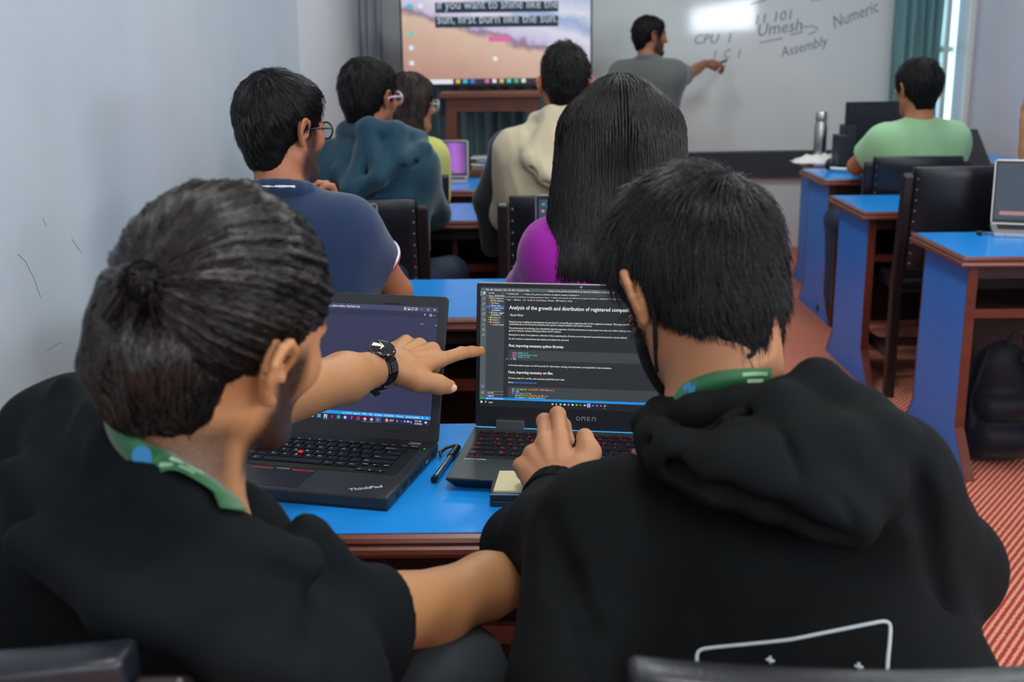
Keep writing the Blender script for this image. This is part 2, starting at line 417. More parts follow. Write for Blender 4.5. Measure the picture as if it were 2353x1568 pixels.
def desk(x0, x1, y0, y1, label, hide_right=False):
    t = empty('desk', ((x0 + x1) / 2, (y0 + y1) / 2, 0), 0, label, 'desk', 'blue-topped classroom desks')
    ox, oy = (x0 + x1) / 2, (y0 + y1) / 2
    a0, a1, b0, b1 = x0 - ox, x1 - ox, y0 - oy, y1 - oy
    mb = MB(); moulded_edge(mb, a0, a1, b0, b1)
    tp = mb.build('top', [M_EDGE], t)
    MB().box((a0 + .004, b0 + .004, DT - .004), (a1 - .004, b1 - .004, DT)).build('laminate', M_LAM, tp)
    for s, xs in ((0, a0 + .035), (1, a1 - .065)):
        # side panel whose foot flares forward and back
        out = [(b0 + .05, DT - .036), (b0 + .05, .15), (b0 - .08, .0), (b1 + .06, 0), (b1 - .03, .12), (b1 - .04, DT - .036)]
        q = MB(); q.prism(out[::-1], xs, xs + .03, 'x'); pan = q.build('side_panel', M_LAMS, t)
        e = MB()
        for i in (0, 1, 3, 4):
            (ya, za), (yb, zb) = out[i], out[i + 1]
            dx = .0015
            nrm = Vector((0, zb - za, -(yb - ya))).normalized() * .006
            if nrm.y * (1 if i >= 3 else -1) < 0: nrm = -nrm
            e.add([(xs - dx, ya, za), (xs + .03 + dx, ya, za), (xs + .03 + dx, yb, zb), (xs - dx, yb, zb),
                   (xs - dx, ya + nrm.y, za + nrm.z), (xs + .03 + dx, ya + nrm.y, za + nrm.z), (xs + .03 + dx, yb + nrm.y, zb + nrm.z), (xs - dx, yb + nrm.y, zb + nrm.z)],
                  [(0, 1, 2, 3), (7, 6, 5, 4), (0, 4, 5, 1), (1, 5, 6, 2), (2, 6, 7, 3), (3, 7, 4, 0)])
        e.build('edge_strip', M_EDGE, pan)
    MB().box((a0 + .065, b1 - .07, .18), (a1 - .065, b1 - .05, DT - .036)).build('back_panel', M_DARKW, t)
    sh = MB(); sh.box((a0 + .065, b0 + .10, DT - .225), (a1 - .065, b1 - .07, DT - .205)); s = sh.build('shelf', M_DARKW, t)
    MB().box((a0 + .065, b0 + .085, DT - .232), (a1 - .065, b0 + .10, DT - .20)).build('shelf_lip', M_EDGE, s)
    MB().box(((a0 + a1) / 2 - .01, b0 + .11, DT - .205), ((a0 + a1) / 2 + .01, b1 - .07, DT - .036)).build('divider', M_EDGE, t)
    MB().box((a0 + .065, b0 + .05, DT - .085), (a1 - .065, b0 + .065, DT - .036)).build('apron', M_DARKW, t)
    return t
desk(-1.06, .50, 1.585, 2.10, 'nearest blue desk, carrying the two open black laptops')
desk(-1.06, .50, 2.98, 3.50, 'blue desk just beyond the two open black laptops')
desk(-1.06, .50, 4.71, 5.25, 'blue desk in front of the person in the teal jacket')
desk(-1.06, .50, 5.74, 6.25, 'farthest left-hand blue desk, carrying the silver laptop with a purple screen')
desk(1.485, 2.98, 3.78, 4.29, 'nearest desk by the right wall, with the black backpack under it')
desk(1.46, 2.98, 4.84, 5.38, 'right-hand desk with the empty black chair pushed against it')
desk(1.60, 2.98, 6.02, 6.54, 'right-hand desk in front of the person in mint green')

desk(1.72, 2.98, 6.70, 7.20, 'right-hand desk standing closest to the whiteboard, behind the monitor')
# ================================================================ chairs
M_LEATHER = mat('black_leatherette', (20, 23, 30), rough=.33, spec=.5, bump=.25, bscale=180)
M_CFRAME = mat('chair_frame_wood', (30, 22, 22), rough=.38, var=.2, vscale=12)
M_STUD = mat('stud_metal', (110, 105, 98), rough=.3, metal=1)
def make_chair():
    t = empty('classroom_chair', (0, 0, 0), 0, 'x', 'chair', 'black leatherette classroom chairs')
    W = .235
    for s in (-1, 1):
        p = MB(); x = s * W
        p.prism([(-.025, 0), (.02, 0), (.02, .48), (-.03, .925), (-.055, .94), (-.07, .925), (-.022, .48)], x - .02, x + .02, 'x')
        p.build('back_post', M_CFRAME, t, bevel=.006)
        MB().box((x - .02, .40, 0), (x + .02, .44, .46)).build('leg', M_CFRAME, t, bevel=.004)
        p = MB(); p.box((x - .012, 0, .16), (x + .012, .42, .20)); p.build('stretcher', M_CFRAME, t)
    p = MB(); p.box((-W, .20, .165), (W, .23, .195)); p.box((-W, .405, .38), (W, .435, .45)); p.build('cross_rail', M_CFRAME, t)
    # seat cushion
    p = MB(); p.rrect(-.235, .0, .235, .45, .03, .44, .50); p.build('seat', M_LEATHER, t, bevel=.018, seg=4)
    # upholstered back: slightly bowed grid with a soft top roll
    nx, nz_ = 14, 10; front = []; back = []
    for k in range(nz_ + 1):
        v = k / nz_; z = .545 + .415 * v; y = -.020 * (z - .48) / .45 * 2.2
        for i in range(nx + 1):
            u = i / nx * 2 - 1; x = u * (W - .022)
            puff = .014 * (1 - u ** 4) * (1 - (2 * v - 1) ** 6)
            zz = z + .003 * (1 - u * u) * v; y0_ = y; y = y - .030 * (1 - u * u)
            front.append((x, y + .018 + puff, zz)); back.append((x, y - .022 - puff * .8, zz)); y = y0_
    q = MB(); n = len(front); Wn = nx + 1
    fs = []
    for k in range(nz_):
        for i in range(nx):
            a = k * Wn + i; fs.append((a, a + 1, a + Wn + 1, a + Wn)[::-1]); fs.append((a + n, a + 1 + n, a + Wn + 1 + n, a + Wn + n))
    for i in range(nx):
        a = i; fs.append((a, a + 1, a + 1 + n, a + n)); a = nz_ * Wn + i; fs.append((a, a + 1, a + 1 + n, a + n)[::-1])
    for k in range(nz_):
        a = k * Wn; fs.append((a, a + Wn, a + Wn + n, a + n)[::-1]); a = k * Wn + nx; fs.append((a, a + Wn, a + Wn + n, a + n))
    q.add(front + back, fs, True)
    br = q.build('backrest', M_LEATHER, t, bevel=.006, seg=2)
    s_ = MB()
    for s in (-1, 1):
        for k in range(9):
            z = .57 + k * .043; y = -.020 * (z - .48) / .45 * 2.2 - .026
            s_.T = Matrix.Translation((s * (W - .034), y, z)) @ Matrix.Rotation(pi / 2, 4, 'X')
            s_.lathe([(.006, 0), (.005, .003), (.0025, .005), (.0001, .0055)], 8)
    s_.T = Matrix.Identity(4)
    s_.build('studs', M_STUD, br)
    return t
ch0 = make_chair(); used = [False]
def chair(x, y, rz, label, s=1.0):
    o = ch0 if not used[0] else copy_tree(ch0)
    used[0] = True
    o.location = (x, y, 0); o.rotation_euler = (0, 0, radians(rz)); o.scale = (s, s, s)
    o['label'] = label
    return o
chair(1.80, 4.68, 0, 'empty black chair pushed in at the middle right-hand desk', 1.02)
chair(1.88, 5.50, -1, 'black chair holding the person in the mint green shirt', .98)
chair(-.585, 4.18, 0, 'black chair holding the person in the teal hooded jacket', .98)
chair(.17, 4.14, 0, 'black chair holding the person in the beige hooded jacket', .99)
chair(-.56, 2.46, 0, 'black chair holding the person in the navy polo shirt', .98)
chair(.20, 2.46, 0, 'black chair holding the long-haired person in magenta', .98)
chair(-.58, 5.34, 14, 'black chair holding the person in the lime top', .95)
chair(2.47, 4.42, 0, 'black chair beside the empty one, out at the right edge of the frame', .98)
chair(-.54, .87, 0, 'black chair under the person with the tied-back hair', 1.06)
chair(.305, .87, 0, 'black chair holding the person in the black hoodie', 1.04)
# ================================================================ laptops on the nearest desk
M_TP = mat('matte_black_shell', (34, 36, 40), rough=.5, spec=.45, bump=.08, bscale=900, var=.08, vscale=30)
M_TPD = mat('worn_black_deck', (40, 42, 45), rough=.42, spec=.5, var=.12, vscale=18)
M_KEY = mat('black_keycap', (22, 24, 26), rough=.38, spec=.5)
M_LEG = mat('key_legend', (236, 236, 230), rough=.6)
M_RED = mat('red_rubber', (226, 40, 30), rough=.6)
M_PORT = mat('port_black', (4, 4, 5), rough=.7)
M_GREYP = mat('grey_plastic', (120, 124, 128), rough=.4)
M_HINGE = mat('hinge_grey', (74, 80, 86), rough=.35, metal=.4)
M_OMD = mat('dark_aluminium_deck', (62, 70, 72), rough=.34, metal=.5, spec=.5)
M_OMB = mat('dark_blue_underside', (14, 22, 38), rough=.35)
M_OMS = mat('glossy_dark_bezel', (22, 25, 32), rough=.35)
M_SILV = mat('silver_aluminium', (188, 190, 192), rough=.3, metal=.7)
M_SPACE = mat('grey_aluminium', (120, 124, 130), rough=.35, metal=.6)
M_REDG = glow('red_key_glow', (220, 28, 34), .9)
LS = 1.136
def laptop_frame(name, x, y, z, th, label):
    t = empty(name, (x, y, z), th, label, 'laptop'); t.scale = (LS, LS, LS); return t

# key rows: (legend, width) in key units, one unit = pitch
def keyrows(parent, rows, x0, y0, pitch, rowp, keymats, legmi, z, h=.0022, gap=.0026, under=None, size=.0062):
    y = y0
    for rh, row in rows:
        x = x0
        for lab, wd in row:
            wk = wd * pitch
            if lab is not None:
                yy, hh = y, rh * rowp
                if lab.startswith('^'): yy = y + rh * rowp / 2; hh = rh * rowp / 2; lab = lab[1:]
                elif lab.startswith('_'): hh = rh * rowp / 2; lab = lab[1:]
                p = MB(); a, b_ = x + gap / 2, x + wk - gap / 2; c, d_ = yy + gap / 2, yy + hh - gap / 2
                p.rrect(a, c, b_, d_, .0018, z, z + h * .55, seg=2)
                top = MB(); q = .0009
                p.rrect(a + q, c + q, b_ - q, d_ - q, .0016, z + h * .55, z + h, seg=2)
                p.mi = legmi
                if lab:
                    s = size if len(lab) == 1 else size * .62
                    if '|' in lab:
                        u, l_ = lab.split('|')
                        p.text(u, a + .0032, d_ - .0060, s * .78, z + h + .00012, .01); p.text(l_, a + .0032, c + .0028, s * .78, z + h + .00012, .01)
                    else:
                        p.text(lab, a + .0030, (d_ - size * .98 - .001) if len(lab) == 1 else (c + d_) / 2 - .0008, s, z + h + .00012, .012)
                if under is not None and (int(x * 9173) + int(y * 7919)) % 5 < 2:
                    p.mi = under
                    for k in range(max(1, int(wd * 2))):
                        xx = a + (b_ - a) * (k + .5) / max(1, int(wd * 2))
                        p.box((xx - .0012, c - .0006, z - .0002), (xx + .0012, c + .0001, z + .0007))
                p.build('key', keymats, parent)
            x += wk
        y -= rowp * (rows[rows.index((rh, row)) + 1][0] if rows.index((rh, row)) + 1 < len(rows) else 1)

# ---- left laptop: black business notebook. local frame: origin right-front corner of deck, x right, y back
tp = laptop_frame('laptop', -.212, 1.668, DT + .0005, -.234, 'left open black laptop with a red pointing nub and dark purple screen')
W_, D_, H_, T_ = .339, .235, .232, .0205
p = MB(); p.box((-W_, 0, .002), (0, D_, T_), 0, 0)
base = p.build('base', M_TPD, tp, bevel=.0035, seg=3)
p = MB(); p.box((-W_ + .003, .002, 0), (-.003, D_ - .002, .003)); p.build('underside', M_TP, base)
p = MB()
for y, l in ((.035, .012), (.062, .02), (.098, .012), (.118, .014), (.139, .013), (.160, .026), (.198, .012)):
    p.box((-.0006, y, .007), (.0006, y + l, .0135))
p.build('side_ports', M_PORT, base)
MB().box((-.0006, .166, .008), (.0009, .180, .0125)).build('port_sleeve', M_STEEL, base)
# keyboard well, keys
kb0 = MB().box((-.318, .083, T_ + .0001), (-.018, .205, T_ + .0006)).build('keyboard', M_PORT, base)
U = .0190
R_ = [
 (.62, [('Esc', 1.15), ('F1', .93), ('F2', .93), ('F3', .93), ('F4', .93), ('F5', .93), ('F6', .93), ('F7', .93), ('F8', .93), ('F9', .93), ('F10', .93), ('F11', .93), ('F12', .93), ('Home', .86), ('End', .86), ('Insert', .86), ('Delete', .99)]),
 (1, [('~|`', 1), ('!|1', 1), ('@|2', 1), ('#|3', 1), ('$|4', 1), ('%|5', 1), ('^|6'.replace('^', '\u02c6'), 1), ('&|7', 1), ('*|8', 1), ('(|9', 1), (')|0', 1), ('-', 1), ('+|=', 1), ('Backspace', 2.0)]),
 (1, [('Tab', 1.5)] + [(c, 1) for c in 'QWERTYUIOP'] + [('{|[', 1), ('}|]', 1), ('|\\', 1.5)]),
 (1, [('Caps', 1.75)] + [(c, 1) for c in 'ASDFGHJKL'] + [(':|;', 1), ('"|\'', 1), ('Enter', 2.25)]),
 (1, [('Shift', 2.25)] + [(c, 1) for c in 'ZXCVBNM'] + [('<|,', 1), ('>|.', 1), ('?|/', 1), ('Shift', 2.75)]),
 (1, [('Fn', 1), ('Ctrl', 1.2), ('Win', 1), ('Alt', 1), ('', 5.15), ('Alt', 1.02), ('PrtSc', 1.02), ('Ctrl', 1.02), ('^PgUp', .86), ('^\u2191', .86), ('^PgDn', .86)]),
]
R_[2][1][-1] = ('\\', 1.5)
keyrows(kb0, R_, -.317, .1925, U * .992, .0190, [M_KEY, M_LEG], 1, T_ + .0006)
# lower arrow keys
keyrows(kb0, [(1, [('_\u2190', .86), ('_\u2193', .86), ('_\u2192', .86)])], -.317 + .01885 * 12.41, .0861 + .0, .01885, .019, [M_KEY, M_LEG], 1, T_ + .0006)
p = MB(); p.T = Matrix.Translation((-.1885, .1345, T_ + .0006)); p.lathe([(.0028, 0), (.0028, .003), (.0042, .0036), (.0046, .0048), (.0038, .0058), (.0015, .0062), (.0001, .0062)], 16); p.build('pointing_stick', M_RED, base)
# touchpad with two red-striped buttons
p = MB(); p.rrect(-.2395, .010, -.1395, .0785, .003, T_, T_ + .0004); tpd = p.build('touchpad', mat('touchpad_black', (30, 31, 34), rough=.33, var=.25, vscale=14), base)
p = MB(); p.box((-.2395, .0710, T_ + .0003), (-.2045, .0728, T_ + .0009)); p.box((-.1745, .0710, T_ + .0003), (-.1395, .0728, T_ + .0009)); p.build('red_stripes', M_RED, tpd)
p = MB(); p.box((-.2400, .0095, T_ - .0003), (-.1390, .0100, T_ + .0003)); p.box((-.2400, .0095, T_ - .0003), (-.2395, .079, T_ + .0005)); p.box((-.1395, .0095, T_ - .0003), (-.1390, .079, T_ + .0005))
p.box((-.2040, .066, T_ + .0003), (-.2035, .0785, T_ + .0006)); p.box((-.1755, .066, T_ + .0003), (-.1750, .0785, T_ + .0006)); p.build('seams', M_PORT, tpd)
p = MB()
for i in range(9):
    for j in range(2): p.box((-.1990 + i * .0022, .0735 + j * .002, T_ + .0004), (-.1983 + i * .0022, .0742 + j * .002, T_ + .0007))
p.build('button_dots', M_LEG, tpd)
p = MB(); p.T = Matrix.Translation((-.058, .0155, T_ + .0002)) @ Matrix.Rotation(radians(28), 4, 'Z')
p.text('ThinkPad', -.004, 0, .0125, 0, .03, 0, .047); p.build('lettering', mat('silver_lettering', (186, 190, 194), rough=.4), base)
p = MB(); p.T = Matrix.Translation((-.011, .197, T_)); p.lathe([(.0045, 0), (.0045, .0005), (.0001, .0006)], 16); pb = p.build('power_button', M_PORT, base)
p = MB(); p.T = Matrix.Translation((-.011, .197, T_ + .0006)); p.lathe([(.0011, 0), (.0011, .0003), (.0001, .0004)], 8); p.build('power_light', glow('green_led', (60, 255, 90), 1.5), pb)
p = MB(); p.box((-.290, .213, T_), (-.272, .222, T_ + .001)); p.box((-.042, .213, T_), (-.024, .222, T_ + .001)); p.build('hinge_caps', M_GREYP, base)
# lid, leaning back
lidE = MB(); AL = .339 - .0
def lid_T(y, z, al): return Matrix.Translation((0, y, z)) @ Matrix.Rotation(-al, 4, 'X')
TL = lid_T(D_ - .004, T_ - .002, AL)
p = MB(); p.T = TL; p.rrect(-W_, 0, 0, H_, .007, 0, .0065, 'y'); lid = p.build('lid', M_TP, tp, bevel=.0015)
SW = [M_BLACK, glow('editor_bg', (52, 54, 84), 1), glow('editor_title', (66, 70, 104), 1), glow('status_blue', (24, 150, 225), 1), glow('taskbar_navy', (40, 36, 72), 1), glow('screen_text', (225, 228, 235), 1),
      glow('screen_cyan', (60, 190, 235), 1), glow('screen_yellow', (230, 210, 110), 1), glow('icon_orange', (240, 140, 50), 1), glow('icon_green', (40, 200, 110), 1), glow('icon_red', (225, 40, 60), 1), glow('icon_violet', (140, 130, 230), 1), glow('editor_line', (70, 72, 98), 1), glow('editor_tab', (46, 47, 74), 1)]
s = MB(); s.T = TL @ Matrix.Translation((-W_, 0, 0)) @ Matrix.Rotation(pi / 2, 4, 'X')     # x right, y up, z towards the viewer
X0, X1, Y0, Y1 = .0145, W_ - .0145, .0260, H_ - .0175
rect(s, X0 - .001, Y0 - .001, X1 + .001, Y1 + .001, .0002, 0)
rect(s, X0, Y0, X1, Y1, .0004, 1)
def RR(a, b, c, d, z, mi): rect(s, X1 - a / 1000, Y1 - d / 1000, X1 - c / 1000, Y1 - b / 1000, z, mi)     # from the right edge and down from the top, mm
HS = (Y1 - Y0) * 1000; WS = (X1 - X0) * 1000
def RT(t_, a, v, sz, mi, wd=None, bold=.01): s.mi = mi; s.text(t_, X1 - a / 1000, Y1 - v / 1000, sz / 1000, .0009, bold, 0, None if wd is None else wd / 1000)
def disc(a, v, r, mi, z=.0009, n=14):
    T0 = s.T; s.T = T0 @ Matrix.Translation((X1 - a / 1000, Y1 - v / 1000, z)); s.mi = mi; s.lathe([(r / 1000, 0), (.0001, .00005)], n); s.T = T0
RR(WS, 0, 0, 8.3, .0006, 2); RR(WS, 8.3, 0, 17.5, .0006, 13)
RR(WS, 26, 3, 26.25, .0006, 12); RR(WS, 30, 5, 30.2, .0006, 12); RR(3.6, 30, 3.3, 150, .0006, 12); RR(28.5, 27.3, 23, 27.7, .0007, 5); RR(3.4, 29, .4, 29.7, .0008, 5)
RT('start.py - python workshop - Visual Studio Code', 191, 6.0, 5.2, 5, 59)
for i_, a in enumerate((57, 51, 45, 38.6)):
    RR(a, 2.2, a - 4, 2.6, .0008, 5); RR(a, 6.0, a - 4, 6.4, .0008, 5); RR(a, 2.2, a - .4, 6.4, .0008, 5); RR(a - 3.6, 2.2, a - 4, 6.4, .0008, 5)
    if i_ == 0: RR(a, 2.2, a - 1.8, 6.4, .0008, 5)
    if i_ == 1: RR(a, 4.6, a - 4, 6.4, .0008, 5)
    if i_ == 2: RR(a - 2.2, 2.2, a - 2.5, 6.4, .0008, 5)
    if i_ == 3: RR(a, 4.1, a - 4, 4.5, .0008, 5); RR(a - 1.8, 2.2, a - 2.2, 6.4, .0008, 5)
RR(29.5, 4.2, 26.5, 4.6, .0008, 5); RR(18.5, 3, 15.5, 6, .0008, 5); RR(18.1, 3.4, 15.9, 5.6, .0009, 2); RT('x', 7.6, 5.8, 6, 5)
RT('>', 23.5, 15, 6, 5); RR(14, 11.3, 10.3, 15, .0008, 5); RR(13.6, 11.7, 12.4, 14.6, .0009, 13); RR(11.9, 11.7, 10.7, 14.6, .0009, 13); RT('...', 8.5, 14, 6, 5)
RT('code -c', 155, 120.5, 5.2, 7, 10); RT('"C:/Users/Lib/OneDrive/Documents/new folder/lessons/python', 143, 121, 5.2, 6, 76); RT('-', 66, 121, 5.2, 6)
RT('PS C:/Users/Desktop/python workshop>', 226, 127.6, 5.4, 5, 65)
RR(WS, HS - 15.4, 0, HS - 10, .0006, 3); RR(WS, HS - 10, 0, HS, .0006, 4)
for a, t_, w_ in ((147, 'Ln 1, Col 20', 14.5), (129, 'Spaces: 4', 11), (114, 'UTF-8', 7.3), (103, 'CRLF', 6), (93, 'Q Python', 12.6), (77, '3.10.4 64-bit', 16), (57, '0 Go Live', 11.5), (40.5, 'Jedi not installed', 23), (14.5, 'R', 2.6), (7, 'O', 2.4)):
    RT(t_, a, HS - 11.3, 4.0, 5, w_)
RR(91.5, HS - 9.7, 81.5, HS - .3, .0007, 12); RR(232, HS - 7, 229, HS - 3, .0008, 5)
cl = [6, 9, 10, 10, 10, 11, 9, 10, 9, 6, 9, 11, 8, 5]
for i_ in range(14):
    a = 86.5 + 11.2 * i_; c = cl[i_]
    if i_ == 0: RT('X', a + 2.6, HS - 3.0, 5.6, 6, None, .03)
    elif i_ in (1, 2, 10): disc(a, HS - 5.2, 2.9, 10); RR(a + 2.2, HS - 5.2, a + .2, HS - 2.8, .0010, 9); RR(a, HS - 5.2, a - 2.2, HS - 3, .0010, 7); disc(a, HS - 5.2, 1.4, 5, .0012); disc(a, HS - 5.2, .9, 6, .0014)
    elif i_ == 3: disc(a, HS - 5.2, 2.9, 10); disc(a, HS - 5.2, 1.4, 4, .0012)
    elif i_ == 4: RR(a + 1, HS - 8, a - 1.4, HS - 5.2, .0008, 10); RR(a + 1, HS - 5.2, a - .2, HS - 3, .0008, 9)
    elif i_ == 5: disc(a, HS - 5.2, 2.9, 11); disc(a, HS - 5.2, 1.5, 5, .0012)
    elif i_ == 6: disc(a, HS - 5.2, 2.9, 9); RR(a + 1.5, HS - 6.2, a - 1.5, HS - 5.6, .0012, 4); RR(a + 1.2, HS - 4.9, a - 1.2, HS - 4.4, .0012, 4)
    elif i_ == 7: RR(a + 2, HS - 8, a - 2, HS - 2.4, .0008, 0); RR(a + 1.2, HS - 7.6, a - .9, HS - 2.8, .0009, 10)
    elif i_ == 8: RR(a + 2.8, HS - 8, a - 2.6, HS - 2.6, .0008, 5); disc(a, HS - 5, 1.8, 9, .0010); disc(a, HS - 5, .9, 0, .0012)
    elif i_ == 9: RR(a + 2.8, HS - 8, a - 2.8, HS - 2.6, .0008, 6); RR(a + 2, HS - 6.6, a - 2, HS - 6, .0010, 4); RR(a + 2, HS - 5, a - 2, HS - 4.4, .0010, 4)
    elif i_ == 11: disc(a, HS - 5.2, 2.9, 11); disc(a, HS - 5.4, 1.2, 5, .0011)
    elif i_ == 12: RR(a + 2.8, HS - 7.6, a - 2.8, HS - 2.8, .0008, 7); RR(a + 1.6, HS - 4.6, a - 1.6, HS - 2.8, .0010, 6)
    else: RR(a + 2.4, HS - 7.4, a - 2.4, HS - 6.4, .0008, 5); RR(a + 2.4, HS - 4.2, a - 2.4, HS - 3.2, .0008, 5); RR(a + 1.2, HS - 6, a - 1.2, HS - 4.8, .0008, 5)
    if i_ in (1, 2, 8): RR(a + 4, HS - .9, a - 4, HS - .4, .0009, 6)
disc(72, HS - 5.2, 2.8, 8); RT('65\u00b0F', 67, HS - 3.6, 4.6, 5, 6.2)
RT('^', 56, HS - 2.2, 6, 5); RR(49, HS - 6, 46, HS - 3.8, .0008, 12); disc(42, HS - 5.2, 1.6, 6); RR(38.5, HS - 6.2, 34.6, HS - 4.2, .0008, 5); RT('))', 32.6, HS - 3.8, 4, 5)
RT('8:19 AM', 25.4, HS - 5.8, 3.6, 5, 10.2); RT('5/27/2023', 26, HS - 1.6, 3.6, 5, 12.4); RR(9, HS - 7, 5.6, HS - 4.2, .0008, 5); disc(5.4, HS - 3.4, 1.5, 12, .0010)
s.build('display', SW, lid)
p = MB(); p.T = TL @ Matrix.Translation((-W_, 0, 0)) @ Matrix.Rotation(pi / 2, 4, 'X')
for x0, y0, x1, y1 in ((.232, H_ - .0150, .262, H_ - .0135), (.250, .0135, .273, .0145), (.070, .0135, .093, .0145)): p.box((x0, y0, -.0005), (x1, y1, .0012))
p.build('rubber_pads', M_PORT, lid)
p = MB(); p.T = TL @ Matrix.Translation((-W_ * .5, 0, H_ - .0145)) @ Matrix.Rotation(pi / 2, 4, 'X'); p.lathe([(.0034, 0), (.0034, .0004), (.0024, .0006), (.0001, .0004)], 16); p.mi = 1; p.T = p.T @ Matrix.Translation((0, 0, .0004)); p.lathe([(.0013, 0), (.0006, .0006), (.0001, .0007)], 10)
p.build('webcam', [M_PORT, M_GREYP], lid)
p = MB(); p.T = TL @ Matrix.Translation((-.030, 0, .0175)) @ Matrix.Rotation(pi / 2, 4, 'X'); p.text('L460', 0, 0, .0062, .0003, 0, width=.012); p.build('model_marking', mat('faint_grey', (78, 80, 84), rough=.6), lid)

# ---- right laptop: wide gaming notebook. origin left-front corner of deck
om = laptop_frame('laptop', -.128, 1.753, DT + .0005, -.15, 'right open laptop with red-lit keys and a document on its dark screen')
W2, D2, H2, T2 = .358, .24, .235, .0205
p = MB(); p.add([(0, 0, T2 - .003), (W2, 0, T2 - .003), (W2, D2, T2 - .003), (0, D2, T2 - .003), (.012, .014, .002), (W2 - .012, .014, .002), (W2 - .012, D2 - .004, .002), (.012, D2 - .004, .002)],
               [(0, 1, 2, 3)[::-1][::-1], (7, 6, 5, 4), (4, 5, 1, 0), (5, 6, 2, 1), (6, 7, 3, 2), (7, 4, 0, 3)])
base = p.build('base', M_OMB, om, bevel=.002)
p = MB(); p.box((0, 0, T2 - .003), (W2, D2 - .012, T2), .001, .001); dk = p.build('deck', M_OMD, base, bevel=.001)
p = MB(); p.rrect(.098, .012, .098 + .105, .074, .002, T2 - .0002, T2 + .0003); p.build('touchpad', mat('touchpad_slate', (44, 49, 53), rough=.25, metal=.5), dk)
p = MB(); p.box((.0975, .0120, T2), (.0980, .0740, T2 + .0005)); p.build('touchpad_edge', M_PORT, dk)
kb = MB().box((.014, .085, T2 + .0001), (.344, .208, T2 + .0004)).build('keyboard', mat('key_well', (16, 17, 19), rough=.5), dk)
U2 = .0187
R2_ = [
 (.7, [('esc', 1)] + [('f%d' % i, .96) for i in range(1, 13)] + [('prt', .96), ('del', .96), ('home', .96), ('end', .96), ('pup', .96), ('pdn', .9)]),
 (.9, [('`', 1)] + [(c, 1) for c in '1234567890-='] + [('back', 1.6), ('num', 1), ('/', 1), ('*', 1), ('-', .8)]),
 (1, [('tab', 1.4)] + [(c, 1) for c in 'QWERTYUIOP[]'] + [('\\', 1.2), ('7', 1), ('8', 1), ('9', 1), ('+', .8)]),
 (1, [('caps', 1.7)] + [(c, 1) for c in 'ASDFGHJKL;\''] + [('enter', 1.9), ('4', 1), ('5', 1), ('6', 1), ('+', .8)]),
 (1, [('shift', 2.2)] + [(c, 1) for c in 'ZXCVBNM,./'] + [('shift', 2.4), ('1', 1), ('2', 1), ('3', 1), ('e', .8)]),
 (1, [('ctrl', 1.1), ('fn', 1.1), ('@', 1.05), ('alt', 1.05), ('', 5.0), ('alt', 1.1), ('ctrl', 1.1), ('<', 1), ('v', 1), ('>', 1.1), ('0', 2), ('.', 1), ('e', .8)]),
]
keyrows(kb, R2_, .0155, .1915, U2, .0194, [mat('dark_keycap', (20, 21, 24), rough=.35), M_REDG], 1, T2 + .0004, under=1, h=.0018, size=.0068)
p = MB(); p.T = Matrix.Translation((.013, .0775, T2 + .0002)); p.text('BANG & OLUFSEN', 0, 0, .0052, 0, .01, width=.033); p.build('lettering', M_LEG, dk)
# hinge bar with lit strip, hinge blocks
AL2 = .178
p = MB(); p.box((.004, D2 - .0125, T2 - .006), (W2 - .004, D2 - .0085, T2 - .001)); p.build('light_strip', glow('blue_light_strip', (70, 180, 255), 1.3), base)
TL2 = lid_T(D2 - .006, T2 - .001, AL2)
p = MB(); p.T = TL2; p.rrect(0, 0, W2, H2, .005, 0, .006, 'y'); lid = p.build('lid', [M_OMS], om, bevel=.0012)
p = MB(); p.T = TL2; p.box((.003, -.0004, H2 - .0016), (W2 - .003, .0064, H2 + .0004)); p.build('lid_rim', M_SILV, lid)
p = MB(); p.T = Matrix.Translation((0, D2 - .014, T2 - .001)); p.box((.036, -.002, 0), (.082, .010, .0135), 0, .002); p.box((W2 - .082, -.002, 0), (W2 - .036, .010, .0135), 0, .002); p.build('hinge_blocks', M_HINGE, base, bevel=.001)
p = MB(); p.T = TL2 @ Matrix.Rotation(pi / 2, 4, 'X'); p.box((.034, .012, -.0005), (.084, .0165, .0008)); p.box((W2 - .084, .012, -.0005), (W2 - .034, .0165, .0008)); p.build('hinge_slots', M_PORT, lid)
S2 = [M_BLACK, glow('page_dark', (38, 42, 46), 1), glow('page_title', (82, 92, 98), 1), glow('page_side', (58, 64, 70), 1), glow('page_activity', (80, 90, 94), 1), glow('page_cell', (58, 64, 68), 1), glow('page_status', (22, 140, 225), 1),
      glow('page_task', (24, 30, 36), 1), glow('page_text', (228, 228, 222), 1), glow('page_select', (22, 84, 190), 1), glow('page_link', (60, 130, 240), 1), glow('code_pink', (214, 130, 214), 1), glow('code_teal', (70, 210, 180), 1),
      glow('code_yellow', (232, 214, 90), 1), glow('code_orange', (222, 150, 110), 1), glow('folder_yellow', (232, 184, 60), 1), glow('icon_red2', (230, 60, 50), 1), glow('icon_green2', (90, 200, 50), 1), glow('icon_violet2', (130, 90, 220), 1),
      glow('status_green', (20, 130, 80), 1), glow('code_blue', (140, 200, 250), 1), glow('icon_dim', (170, 176, 178), 1)]
s = MB(); s.T = TL2 @ Matrix.Rotation(pi / 2, 4, 'X')
